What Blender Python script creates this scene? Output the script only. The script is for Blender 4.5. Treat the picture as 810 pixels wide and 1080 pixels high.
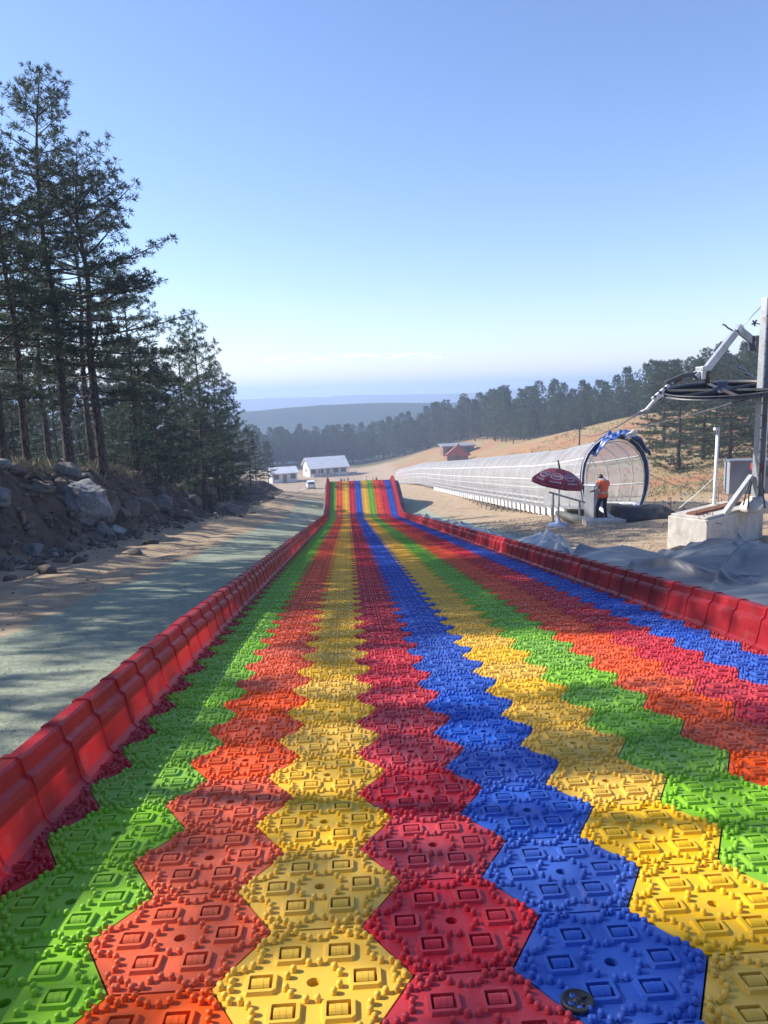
import bpy, bmesh, math, random
import numpy as np
from mathutils import Vector, Matrix
R = math.radians
sc = bpy.context.scene
for o in list(bpy.data.objects): bpy.data.objects.remove(o)
COL = sc.collection
rnd = random.Random(7)

# ------------------------------------------------------------------ camera
cam = bpy.data.cameras.new('camera'); camo = bpy.data.objects.new('camera', cam); COL.objects.link(camo)
cam.sensor_fit = 'VERTICAL'; cam.sensor_height = 24; cam.lens = 24 * 780 / 1080
cam.clip_start = 0.05; cam.clip_end = 30000
CM = Matrix.Rotation(R(-2.77), 4, 'Z') @ Matrix.Rotation(R(90 - 9.46), 4, 'X') @ Matrix.Rotation(R(-1.7), 4, 'Z')
camo.matrix_world = CM
sc.camera = camo
def at(px, py, d):
    "real point d metres deep along the view, used only to lay things out at their true distance"
    return CM @ Vector(((px - 405) / 780 * d, -(py - 540) / 780 * d, -d))

# ------------------------------------------------------------------ sky, sun, exposure
SUN_EL, SUN_AZ = 33.5, -75.0            # azimuth clockwise from +Y (the slide's direction): the sun stands on the left, a little ahead
w = bpy.data.worlds.new('World'); sc.world = w; w.use_nodes = True
nt = w.node_tree; nt.nodes.clear()
wo = nt.nodes.new('ShaderNodeOutputWorld'); bg = nt.nodes.new('ShaderNodeBackground')
sky = nt.nodes.new('ShaderNodeTexSky'); sky.sky_type = 'NISHITA'; sky.sun_disc = False
sky.sun_elevation = R(SUN_EL); sky.sun_rotation = R(SUN_AZ % 360)
sky.altitude = 1200; sky.air_density = 1.25; sky.dust_density = 0.8; sky.ozone_density = 3.5
bg.inputs['Strength'].default_value = 0.118
# a thin streak of small clouds low over the horizon, fixed by direction
tc = nt.nodes.new('ShaderNodeTexCoord'); sx = nt.nodes.new('ShaderNodeSeparateXYZ')
nt.links.new(tc.outputs['Generated'], sx.inputs[0])
mp = nt.nodes.new('ShaderNodeMapping'); mp.inputs['Scale'].default_value = (46, 46, 260)
nt.links.new(tc.outputs['Generated'], mp.inputs[0])
cn = nt.nodes.new('ShaderNodeTexNoise'); cn.inputs['Scale'].default_value = 1.0; cn.inputs['Detail'].default_value = 5
nt.links.new(mp.outputs[0], cn.inputs['Vector'])
def wm(op, a, b=None, c=None):
    n = nt.nodes.new('ShaderNodeMath'); n.operation = op
    for i, v in enumerate((a, b, c)):
        if v is None: continue
        if isinstance(v, (int, float)): n.inputs[i].default_value = v
        else: nt.links.new(v, n.inputs[i])
    return n.outputs[0]
band = wm('SUBTRACT', 1.0, wm('DIVIDE', wm('ABSOLUTE', wm('SUBTRACT', sx.outputs[2], 0.0425)), 0.0075)); 
band = wm('MAXIMUM', band, 0.0)
xr = wm('MULTIPLY', wm('GREATER_THAN', sx.outputs[0], -0.11), wm('LESS_THAN', sx.outputs[0], 0.13))
cl = wm('MULTIPLY', wm('MULTIPLY', band, xr), wm('MAXIMUM', wm('MULTIPLY', wm('SUBTRACT', cn.outputs[0], 0.50), 6.0), 0.0))
cl = wm('MINIMUM', cl, 0.55)
mixc = nt.nodes.new('ShaderNodeMix'); mixc.data_type = 'RGBA'
tint = nt.nodes.new('ShaderNodeMix'); tint.data_type = 'RGBA'; tint.blend_type = 'MULTIPLY'; tint.inputs[0].default_value = 1
nt.links.new(sky.outputs[0], tint.inputs[6]); tint.inputs[7].default_value = (1.02, .985, 1.13, 1)
nt.links.new(cl, mixc.inputs[0]); nt.links.new(tint.outputs[2], mixc.inputs[6]); mixc.inputs[7].default_value = (9.5, 9.8, 10.5, 1)
nt.links.new(mixc.outputs[2], bg.inputs['Color']); nt.links.new(bg.outputs[0], wo.inputs['Surface'])

sl = bpy.data.lights.new('sun', 'SUN'); sl.energy = 5.0; sl.angle = R(0.55); sl.color = (1.0, 0.945, 0.86)
so = bpy.data.objects.new('sun', sl); COL.objects.link(so)
sdir = Vector((math.sin(R(SUN_AZ)) * math.cos(R(SUN_EL)), math.cos(R(SUN_AZ)) * math.cos(R(SUN_EL)), math.sin(R(SUN_EL))))
so.rotation_euler = sdir.to_track_quat('Z', 'Y').to_euler()
vs = sc.view_settings; vs.view_transform = 'Standard'; vs.look = 'None'; vs.gamma = 1; vs.use_curve_mapping = False
vs.exposure = 0.80
sc.render.engine = 'CYCLES'
cy = sc.cycles
cy.use_denoising = True; cy.max_bounces = 8; cy.diffuse_bounces = 3; cy.glossy_bounces = 2
cy.transparent_max_bounces = 32; cy.volume_bounces = 1; cy.caustics_reflective = False; cy.caustics_refractive = False
cy.use_adaptive_sampling = True; cy.adaptive_threshold = 0.02

# ------------------------------------------------------------------ helpers
def tag(o, label=None, cat=None, group=None, kind=None):
    if label: o['label'] = label
    if cat: o['category'] = cat
    if group: o['group'] = group
    if kind: o['kind'] = kind
    return o
def empty(name, label, cat, loc=(0, 0, 0), rz=0.0, group=None):
    o = bpy.data.objects.new(name, None); COL.objects.link(o)
    o.location = loc; o.rotation_euler = (0, 0, rz); o.empty_display_size = 0.2
    return tag(o, label, cat, group)
def mesh_arrays(name, V, L, S, mi=None, sm=None):
    me = bpy.data.meshes.new(name)
    V = np.asarray(V, np.float32); L = np.asarray(L, np.int32); S = np.asarray(S, np.int32)
    me.vertices.add(len(V)); me.vertices.foreach_set('co', V.ravel())
    me.loops.add(len(L)); me.loops.foreach_set('vertex_index', L)
    me.polygons.add(len(S)); st = np.concatenate(([0], np.cumsum(S)[:-1])).astype(np.int32)
    me.polygons.foreach_set('loop_start', st)
    if mi is not None: me.polygons.foreach_set('material_index', np.asarray(mi, np.int32))
    me.polygons.foreach_set('use_smooth', np.asarray(sm, bool) if sm is not None else np.zeros(len(S), bool))
    me.update(calc_edges=True); me.validate()
    return me
def link(name, me, mats, parent=None):
    if mats is not None and not me.materials:
        for m in (mats if isinstance(mats, (list, tuple)) else [mats]): me.materials.append(m)
    o = bpy.data.objects.new(name, me); COL.objects.link(o)
    if parent is not None: o.parent = parent
    return o
class MB:
    def __init__(s): s.v = []; s.f = []; s.m = []; s.s = []
    def add(s, V, F, mi=0, sm=False):
        b = len(s.v); s.v.extend([tuple(v) for v in V])
        for f in F: s.f.append([i + b for i in f]); s.m.append(mi); s.s.append(sm)
        return s
    def box(s, c, size, rot=None, mi=0):
        hx, hy, hz = [k / 2 for k in size]; c = Vector(c)
        P = [Vector((x, y, z)) for z in (-hz, hz) for x, y in ((-hx, -hy), (hx, -hy), (hx, hy), (-hx, hy))]
        if rot is not None: P = [rot @ p for p in P]
        return s.add([p + c for p in P], [(3, 2, 1, 0), (4, 5, 6, 7), (0, 1, 5, 4), (1, 2, 6, 5), (2, 3, 7, 6), (3, 0, 4, 7)], mi)
    def beam(s, a, b, wx, wz, mi=0, up=(0, 0, 1)):
        a, b = Vector(a), Vector(b); d = (b - a); L = d.length; d.normalize()
        u = Vector(up)
        if abs(d.dot(u)) > .98: u = Vector((1, 0, 0))
        sd = d.cross(u).normalized(); u = sd.cross(d).normalized()
        M = Matrix((sd, d, u)).transposed()
        return s.box((a + b) / 2, (wx, L, wz), M, mi)
    def tube(s, pts, r, n=6, mi=0, sm=True, cap=True):
        pts = [Vector(p) for p in pts]; k = len(pts)
        rr = r if isinstance(r, (list, tuple)) else [r] * k
        V = []; prev = None
        for i, p in enumerate(pts):
            d = (pts[min(i + 1, k - 1)] - pts[max(i - 1, 0)])
            if d.length < 1e-9: d = Vector((0, 0, 1))
            d.normalize()
            if prev is None:
                u = d.orthogonal().normalized()
            else:
                u = prev - d * prev.dot(d)
                u = u.normalized() if u.length > 1e-6 else d.orthogonal().normalized()
            prev = u; q = d.cross(u)
            for j in range(n):
                a = 2 * math.pi * j / n
                V.append(p + (u * math.cos(a) + q * math.sin(a)) * rr[i])
        F = [(i * n + j, i * n + (j + 1) % n, (i + 1) * n + (j + 1) % n, (i + 1) * n + j) for i in range(k - 1) for j in range(n)]
        if cap: F += [tuple(range(n))[::-1], tuple((k - 1) * n + j for j in range(n))]
        return s.add(V, F, mi, sm)
    def lathe(s, prof, n=16, M=None, mi=0, sm=True):
        V = []
        for r_, z in prof:
            for j in range(n):
                a = 2 * math.pi * j / n; p = Vector((r_ * math.cos(a), r_ * math.sin(a), z))
                V.append(M @ p if M is not None else p)
        k = len(prof)
        F = [(i * n + j, i * n + (j + 1) % n, (i + 1) * n + (j + 1) % n, (i + 1) * n + j) for i in range(k - 1) for j in range(n)]
        if prof[0][0] > 1e-4: F.append(tuple(range(n))[::-1])
        if prof[-1][0] > 1e-4: F.append(tuple((k - 1) * n + j for j in range(n)))
        return s.add(V, F, mi, sm)
    def grid(s, P, mi=0, sm=True, closed=False):
        nu, nv = len(P), len(P[0]); V = [p for row in P for p in row]
        F = [(i * nv + j, i * nv + (j + 1) % nv, (i + 1) * nv + (j + 1) % nv, (i + 1) * nv + j) for i in range(nu - 1) for j in range(nv if closed else nv - 1)]
        return s.add(V, F, mi, sm)
    def build(s, name, mats, parent=None, bevel=0, loc=None, me=False):
        m_ = mesh_arrays(name, s.v, [i for f in s.f for i in f], [len(f) for f in s.f], s.m, s.s)
        for m in (mats if isinstance(mats, (list, tuple)) else [mats]): m_.materials.append(m)
        if me: return m_
        o = link(name, m_, None, parent)
        if loc is not None: o.location = loc
        if bevel:
            b = o.modifiers.new('bevel', 'BEVEL'); b.width = bevel; b.segments = 2; b.limit_method = 'ANGLE'
        return o
def copy_tree(o, parent=None):
    c = o.copy(); COL.objects.link(c); c.parent = parent
    for ch in list(o.children): copy_tree(ch, c)
    return c

# numpy value noise ---------------------------------------------------
def _h(ix, iy, seed):
    n = (ix.astype(np.int64) * 374761393 + iy.astype(np.int64) * 668265263 + seed * 982451653) & 0x7fffffff
    n = ((n ^ (n >> 13)) * 1274126177) & 0x7fffffff
    return ((n ^ (n >> 16)) & 0xffff) / 65535.0
def vn(x, y, seed=0):
    x = np.asarray(x, float); y = np.asarray(y, float); ix = np.floor(x); iy = np.floor(y); fx = x - ix; fy = y - iy
    fx = fx * fx * (3 - 2 * fx); fy = fy * fy * (3 - 2 * fy)
    a = _h(ix, iy, seed); b = _h(ix + 1, iy, seed); c = _h(ix, iy + 1, seed); d = _h(ix + 1, iy + 1, seed)
    return (a * (1 - fx) + b * fx) * (1 - fy) + (c * (1 - fx) + d * fx) * fy * 1.0
def fbm(x, y, seed=0, o=4):
    t = 0; a = .5
    for i in range(o): t = t + a * (vn(x * 2 ** i, y * 2 ** i, seed + i * 17) - .5) * 2; a *= .5
    return t
def sstep(a, b, x):
    t = np.clip((np.asarray(x, float) - a) / (b - a), 0, 1); return t * t * (3 - 2 * t)

# ------------------------------------------------------------------ materials
MATS = {}
class NT:
    def __init__(s, name):
        s.m = bpy.data.materials.new(name); s.m.use_nodes = True; s.t = s.m.node_tree; s.t.nodes.clear()
        s.out = s.t.nodes.new('ShaderNodeOutputMaterial')
        s._pos = None
    def n(s, typ, ins=None, **kw):
        n = s.t.nodes.new('ShaderNode' + typ)
        for k, v in kw.items(): setattr(n, k, v)
        for k, v in (ins or {}).items(): s.set(n.inputs[k], v)
        return n
    def set(s, sock, v):
        if hasattr(v, 'is_linked') or isinstance(v, bpy.types.NodeSocket): s.t.links.new(v, sock)
        elif isinstance(v, (tuple, list)) and len(v) == 3 and sock.type == 'RGBA': sock.default_value = (*v, 1)
        else: sock.default_value = v
    def math(s, op, a, b=0.0, c=0.0, clamp=False):
        n = s.n('Math', operation=op, use_clamp=clamp)
        for i, v in enumerate((a, b, c)): s.set(n.inputs[i], v)
        return n.outputs[0]
    def mix(s, f, a, b, blend='MIX'):
        n = s.n('Mix', data_type='RGBA', blend_type=blend); s.set(n.inputs[0], f); s.set(n.inputs[6], a); s.set(n.inputs[7], b)
        return n.outputs[2]
    def coord(s, kind='Object'):
        return s.n('TexCoord').outputs[kind]
    def pos(s):
        if s._pos is None: s._pos = s.n('NewGeometry').outputs['Position']
        return s._pos
    def noise(s, scale, detail=4, rough=.55, vec=None, dist=0, out='Fac'):
        n = s.n('TexNoise', {'Scale': scale, 'Detail': detail, 'Roughness': rough, 'Distortion': dist})
        if vec is not None: s.t.links.new(vec, n.inputs['Vector'])
        return n.outputs[out]
    def ramp(s, f, lo, hi): # map lo..hi -> 0..1
        n = s.n('MapRange', {'Value': f, 'From Min': lo, 'From Max': hi}, interpolation_type='SMOOTHSTEP'); return n.outputs[0]
    def bump(s, h, strength=.3, dist=.02):
        return s.n('Bump', {'Height': h, 'Strength': strength, 'Distance': dist}).outputs[0]
    def pbr(s, color, rough=.6, metal=0.0, normal=None, spec=.5, alpha=None, trans=None):
        b = s.n('BsdfPrincipled', {'Base Color': color, 'Roughness': rough, 'Metallic': metal, 'Specular IOR Level': spec})
        if normal is not None: s.t.links.new(normal, b.inputs['Normal'])
        return b.outputs[0]
    def done(s, sh): s.t.links.new(sh, s.out.inputs['Surface']); return s.m
def simple(name, col, rough=.6, metal=0, var=.15, scale=6, bump=0, bscale=40, dirt=None, dscale=3, spec=.5):
    t = NT(name); v = t.coord(); nz = t.noise(scale, 5, .6, v)
    c2 = tuple(max(0, k * (1 - var)) for k in col); c1 = tuple(min(1, k * (1 + var)) for k in col)
    c = t.mix(t.ramp(nz, .3, .7), c2, c1)
    if dirt: c = t.mix(t.math('MULTIPLY', t.ramp(t.noise(dscale, 6, .65, v), .5, .72), .75), c, dirt)
    nr = t.bump(t.noise(bscale, 4, .6, v), bump, .01) if bump else None
    return t.done(t.pbr(c, rough, metal, nr, spec))
def plastic(name, col, rough=.42):
    t = NT(name); p = t.pos()
    rv = t.n('ObjectInfo').outputs['Random']
    hv = t.n('HueSaturation', {'Color': (*col, 1), 'Hue': .5, 'Value': t.math('ADD', .93, t.math('MULTIPLY', rv, .14)), 'Saturation': t.math('ADD', .94, t.math('MULTIPLY', rv, .08))}).outputs[0]
    tv = t.n('Attribute', attribute_name='tilevar').outputs['Fac']
    hv = t.n('HueSaturation', {'Color': hv, 'Value': t.math('ADD', 1.0, tv)}).outputs[0]
    scuff = t.ramp(t.noise(2.6, 6, .7, p), .50, .74)
    c = t.mix(t.math('MULTIPLY', scuff, .10), hv, (.30, .24, .17))
    lm = t.n('Mapping', {'Scale': (34, 1.6, 1.6)}); t.t.links.new(p, lm.inputs[0])
    lane = t.ramp(t.noise(1.0, 5, .7, lm.outputs[0]), .56, .74)
    c = t.mix(t.math('MULTIPLY', lane, .10), c, (.40, .30, .20))
    fine = t.ramp(t.noise(60, 4, .7, p), .56, .75)
    c = t.mix(t.math('MULTIPLY', fine, .10), c, (.30, .25, .18))
    r = t.math('ADD', rough - .05, t.math('MULTIPLY', t.noise(14, 4, .6, p), .22))
    nb = t.bump(t.noise(180, 3, .6, p), .12, .003)
    return t.done(t.pbr(c, r, 0, nb, .28))
M = MATS
M['green'] = plastic('green slide plastic', (.185, .40, .022))
M['orange'] = plastic('orange slide plastic', (.68, .088, .012))
M['yellow'] = plastic('yellow slide plastic', (.72, .42, .022))
M['crimson'] = plastic('crimson slide plastic', (.52, .017, .030))
M['blue'] = plastic('blue slide plastic', (.022, .090, .42))
M['edge'] = plastic('dark red edge plastic', (.36, .014, .018))
def railmat():
    t = NT('red rail plastic'); p = t.pos(); rv = t.n('ObjectInfo').outputs['Random']
    c = t.mix(t.ramp(t.noise(1.3, 5, .65, p), .35, .65), (.30, .010, .016), (.44, .020, .028))
    c = t.n('HueSaturation', {'Color': c, 'Value': t.math('ADD', .88, t.math('MULTIPLY', rv, .24))}).outputs[0]
    ms = t.n('Mapping', {'Scale': (30, 4, 3)}); t.t.links.new(p, ms.inputs[0])
    c = t.mix(t.math('MULTIPLY', t.ramp(t.noise(1.2, 6, .7, ms.outputs[0]), .56, .74), .30), c, (.46, .22, .19))
    c = t.mix(t.math('MULTIPLY', t.ramp(t.noise(7, 6, .72, p), .54, .74), .34), c, (.27, .20, .15))
    r = t.math('ADD', .30, t.math('MULTIPLY', t.noise(9, 5, .7, p), .3))
    d = t.pbr(c, r, 0, t.bump(t.noise(40, 4, .6, p), .06, .01), .4); tl = t.n('BsdfTranslucent', {'Color': t.mix(.5, c, (.75, .03, .03))}).outputs[0]
    return t.done(t.n('MixShader', {0: .30, 1: d, 2: tl}).outputs[0])
M['rail'] = railmat()
M['steel'] = simple('galvanised steel', (.46, .48, .50), .42, .75, .12, 8, .1, 30, (.30, .22, .16), 4)
M['darksteel'] = simple('dark weathered steel', (.10, .105, .115), .5, .5, .2, 8, .1, 30, (.16, .08, .04), 3)
M['rust'] = simple('rusty steel', (.20, .085, .04), .75, .2, .35, 9, .2, 40)
M['whitepaint'] = simple('white painted steel', (.74, .75, .75), .45, 0, .06, 5, .05, 30, (.5, .45, .38), 3)
M['greypaint'] = simple('grey painted sheet steel', (.27, .285, .31), .45, 0, .08, 3, .04, 20, (.22, .20, .18), 2)
M['concrete'] = simple('pale concrete', (.50, .47, .42), .9, 0, .14, 4, .35, 25, (.30, .27, .23), 2.2)
M['black'] = simple('black rubber belt', (.018, .018, .02), .55, 0, .3, 5, .1, 50, (.10, .09, .08), 2)
M['navy'] = simple('dark blue padding', (.02, .035, .10), .5, 0, .2, 5, .1, 12)
M['bluetarp'] = simple('blue tarpaulin sheet', (.03, .075, .26), .38, 0, .2, 3, .2, 9)
M['white'] = simple('white cloth', (.72, .72, .72), .7, 0, .08, 5, .1, 20)
M['maroon'] = simple('maroon parasol fabric', (.24, .018, .045), .75, 0, .18, 5, .1, 60, (.30, .12, .12), 3)
M['emblem'] = simple('faded white print', (.50, .42, .44), .7, 0, .1, 12)
M['glass'] = simple('dark window glass', (.03, .04, .05), .08, 0, .2, 2)
M['wood'] = simple('brown wood', (.20, .12, .07), .75, 0, .25, 6, .2, 30)
M['skin'] = simple('skin', (.45, .27, .19), .55, 0, .06)
M['hair'] = simple('black hair', (.012, .010, .010), .5, 0, .3, 20, .4, 90)
M['trousers'] = simple('black trousers', (.018, .018, .023), .85, 0, .3, 9, .2, 30)
M['hoodie'] = simple('grey hoodie', (.28, .30, .33), .85, 0, .12, 9, .2, 40)
M['sleeve'] = simple('dark jacket sleeve', (.02, .02, .025), .8, 0, .2, 9, .2, 40)
M['vest'] = simple('orange hi-vis fabric', (.86, .12, .03), .65, 0, .06, 8, .1, 40)
M['reflective'] = simple('reflective grey-yellow band', (.42, .42, .24), .35, 0, .1, 8)
M['shoe'] = simple('grey shoe', (.30, .30, .31), .7, 0, .2, 9)
M['sheetroof'] = simple('white sheet roof', (.70, .71, .71), .45, 0, .05, 1.2, 0, 10, (.52, .50, .46), .8)
M['wallwhite'] = simple('white cabin wall', (.66, .65, .62), .8, 0, .06, 1.5, .1, 12)
M['redroof'] = simple('red sheet roof', (.32, .075, .055), .55, 0, .12, 2)
M['tyre'] = simple('black tyre', (.02, .02, .02), .8)
M['lamp'] = simple('lamp lens', (.6, .55, .5), .2)

def foliage(name, a, b):
    t = NT(name); p = t.pos()
    rv = t.n('ObjectInfo').outputs['Random']
    f = t.ramp(t.noise(.9, 3, .6, p), .3, .7)
    tv = t.n('Attribute', attribute_name='tint').outputs['Fac']
    f2 = t.math('ADD', t.math('MULTIPLY', f, .5), t.math('MULTIPLY', tv, .5))
    c = t.mix(f2, a, b)
    c = t.n('HueSaturation', {'Color': c, 'Hue': t.math('ADD', .485, t.math('MULTIPLY', rv, .03)), 'Value': t.math('ADD', .8, t.math('MULTIPLY', rv, .4))}).outputs[0]
    d = t.pbr(c, .62, 0, None, .3)
    tr = t.n('BsdfTranslucent', {'Color': c}).outputs[0]
    ms = t.n('MixShader', {0: .32, 1: d, 2: tr}).outputs[0]
    return t.done(ms)
M['needle'] = foliage('pine needles', (.032, .052, .028), (.085, .112, .055))
M['needlefar'] = foliage('pine needles of the far wood', (.036, .064, .026), (.095, .130, .054))
def bark():
    t = NT('pine bark'); v = t.coord()
    mpn = t.n('Mapping', {'Scale': (9, 9, 2.2)}); t.t.links.new(v, mpn.inputs[0])
    n1 = t.noise(1.4, 6, .65, mpn.outputs[0]); vo = t.n('TexVoronoi', {'Scale': 1.3}, feature='DISTANCE_TO_EDGE'); t.t.links.new(mpn.outputs[0], vo.inputs['Vector'])
    c = t.mix(t.ramp(n1, .3, .7), (.045, .034, .028), (.15, .11, .085))
    c = t.mix(t.ramp(vo.outputs[0], .0, .12), (.02, .016, .013), c)
    return t.done(t.pbr(c, .9, 0, t.bump(t.math('ADD', n1, vo.outputs[0]), .7, .03), .2))
M['bark'] = bark()
def rockmat(name, a, b, c):
    t = NT(name); v = t.coord(); p = t.pos()
    n1 = t.noise(1.6, 7, .65, p); n2 = t.noise(9, 6, .7, p)
    col = t.mix(t.ramp(n1, .35, .65), a, b); col = t.mix(t.math('MULTIPLY', t.ramp(n2, .52, .68), .8), col, c)
    st = t.n('Mapping', {'Scale': (5, 5, .9), 'Rotation': (.5, .3, 0)}); t.t.links.new(p, st.inputs[0])
    n5 = t.noise(1.5, 6, .7, st.outputs[0], .6); col = t.mix(t.math('MULTIPLY', t.ramp(n5, .55, .70), .75), col, tuple(k * .28 for k in a))
    return t.done(t.pbr(col, .85, 0, t.bump(t.math('ADD', n2, t.noise(30, 5, .7, p)), .6, .04), .3))
M['palerock'] = rockmat('pale grey limestone', (.17, .165, .16), (.34, .34, .335), (.50, .50, .49))
M['greengravel'] = simple('grey green gravel', (.20, .23, .19), .9, 0, .25, 30)
M['tanstone'] = simple('tan stones', (.34, .27, .20), .9, 0, .25, 12)
M['brownrock'] = rockmat('brown earthy rock', (.09, .070, .056), (.17, .135, .108), (.24, .21, .18))
M['greyrock'] = rockmat('grey rock', (.11, .105, .10), (.21, .20, .19), (.30, .29, .275))
def tarpmat(name, a, b):
    t = NT(name); p = t.pos(); n1 = t.noise(2.2, 5, .6, p); n2 = t.noise(7, 5, .65, p)
    c = t.mix(t.ramp(n1, .3, .7), a, b); c = t.mix(t.math('MULTIPLY', t.ramp(n2, .55, .75), .35), c, (.22, .20, .17))
    return t.done(t.pbr(c, t.math('ADD', .36, t.math('MULTIPLY', n2, .2)), 0, t.bump(t.math('ADD', n2, n1), .25, .03), .5))
M['tarpdark'] = tarpmat('dark grey tarpaulin', (.100, .099, .098), (.170, .167, .162))
M['tarplight'] = tarpmat('light grey tarpaulin', (.22, .225, .23), (.34, .345, .345))
def covermat():
    t = NT('hazy clear tunnel sheet'); p = t.pos(); n1 = t.noise(.8, 5, .6, p)
    f = t.math('ADD', .36, t.math('MULTIPLY', t.ramp(n1, .35, .7), .16))
    d = t.pbr(t.mix(n1, (.62, .60, .58), (.78, .78, .78)), .28, 0, None, .6)
    tr = t.n('BsdfTransparent', {'Color': (.93, .94, .95, 1)}).outputs[0]
    tl = t.n('BsdfTranslucent', {'Color': (.75, .75, .74, 1)}).outputs[0]
    ds = t.n('MixShader', {0: .4, 1: d, 2: tl}).outputs[0]
    return t.done(t.n('MixShader', {0: f, 1: tr, 2: ds}).outputs[0])
M['cover'] = covermat()

# ------------------------------------------------------------------ terrain
def table(pts, smooth):
    ys = np.arange(-60, 7000, .25); xs_, zs_ = zip(*pts); z = np.interp(ys, xs_, zs_)
    nk = int(3 * smooth / .25); k = np.exp(-.5 * (np.arange(-nk, nk + 1) * .25 / smooth) ** 2); k /= k.sum(); h = len(k) // 2
    zp = np.concatenate((np.full(h, z[0]), z, np.full(h, z[-1])))
    return ys, np.convolve(zp, k, 'valid')
SY, SZ = table([(-60, 3), (-8, -.72), (0, -1.49), (1.95, -1.733), (6.36, -2.29), (12.28, -3.146), (46.6, -8.13), (48.0, -8.12), (54.3, -6.93), (56.5, -6.86), (62, -8.3), (74, -10.4), (7000, -10.5)], .55)
GY, GZ = table([(-60, 3), (-8, -.80), (0, -1.57), (6.36, -2.37), (12.28, -3.23), (46, -8.18), (55, -8.75), (80, -11.3), (110, -14.9), (150, -20.0), (163, -21.4), (200, -21.9), (240, -23), (300, -30), (500, -75), (900, -140), (7000, -150)], 1.2)
def zslide(y): return np.interp(y, SY, SZ)
def zbase(y): return np.interp(y, GY, GZ)
def foot(y): return -7.3 + .7 * fbm(np.asarray(y) * .13, np.asarray(y) * 0 + 3.3, 5, 3)
def ground(x, y, micro=True):
    x = np.asarray(x, float); y = np.asarray(y, float)
    z = zbase(y)
    t = np.clip(x - 3, 0, None); tq = np.minimum(t, 50)
    c = .05 * t.clip(0, 110) + 8.0 * sstep(0, 45, t) * (.25 + .75 * sstep(60, 112, y))
    z = z + c * (1 - .9 * sstep(260, 600, y)) * sstep(14, 30, y) - .13 * sstep(4.5, 7, x) * (1 - sstep(17, 24, y))
    far = 1 - sstep(75, 105, y)
    lr = np.interp(y, [-20, 8, 15, 35, 60], [.1, .12, .25, .85, .85]) * far
    z = z + lr * np.clip((-1.5 - x) / 6, 0, 1)
    fx = foot(y); u = fx - x
    hb = np.interp(y, [-30, 10, 16, 30, 40, 60, 80, 95], [2.0, 2.1, 2.2, 2.1, 1.5, 1.3, 1.0, 0])
    b = sstep(0, 2.0, u)
    z = z + hb * b + far * .045 * np.clip(u - 2, 0, 40)
    # left wooded slope goes on beside the car park
    z = z + .10 * np.clip(-x - 24, 0, 80) * sstep(80, 110, y) * (1 - sstep(260, 500, y))
    if micro:
        near = (1 - sstep(120, 200, y)) * (1 - sstep(60, 120, np.abs(x)))
        rough = np.clip(sstep(-.3, .5, u) * (1 - sstep(2.2, 5, u)), 0, 1)
        z = z + near * (rough * (.42 * fbm(x * .8, y * .8, 11, 4) + .30 * np.abs(fbm(x * 2.3, y * 2.3, 21, 3)) - .10 + .14 * fbm(x * 6, y * 6, 23, 2)) + .028 * fbm(x * 1.7, y * 1.7, 31, 4) * sstep(.2, .9, np.maximum(-1.6 - x, x - 3.8)))
        z = z + near * .10 * fbm(x * .25, y * .25, 41, 3) * sstep(2, 6, np.maximum(-3.9 - x, x - 5))
        # wheel ruts along the dirt path
        z = z - near * .05 * np.exp(-((x + 5.0 + .25 * np.sin(y * .21)) / .22) ** 2) - near * .04 * np.exp(-((x + 6.3 + .25 * np.sin(y * .21)) / .2) ** 2)
    # under the slide keep it level and just below
    ins = (1 - sstep(.0, .5, np.maximum(-1.7 - x, x - 3.9)))
    z = z - .03 * ins
    return z
def G(x, y): return float(ground(np.array([x]), np.array([y]))[0])
def axis(parts):
    out = []
    for a, b, s in parts: out.append(np.arange(a, b, s))
    return np.concatenate(out)
gx = -axis([(14, 40, 1.0), (40, 140, 4), (140, 600, 25), (600, 6001, 300)])[::-1]
xs = np.concatenate((gx, axis([(-13.8, 13, .2), (13, 30, .6), (30, 140, 3), (140, 600, 25), (600, 6001, 300)])))
ys = axis([(-600, -60, 60), (-60, -8, 2), (-8, 45, .22), (45, 100, .6), (100, 260, 3), (260, 700, 15), (700, 6001, 200)])
X, Y = np.meshgrid(xs, ys); Z = ground(X, Y)
V = np.stack((X, Y, Z), -1).reshape(-1, 3); nx, ny = len(xs), len(ys)
I = np.arange(nx * ny).reshape(ny, nx)
L = np.stack((I[:-1, :-1], I[:-1, 1:], I[1:, 1:], I[1:, :-1]), -1).reshape(-1)
gme = mesh_arrays('ground', V, L, np.full((nx - 1) * (ny - 1), 4), None, np.ones((nx - 1) * (ny - 1), bool))
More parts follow.
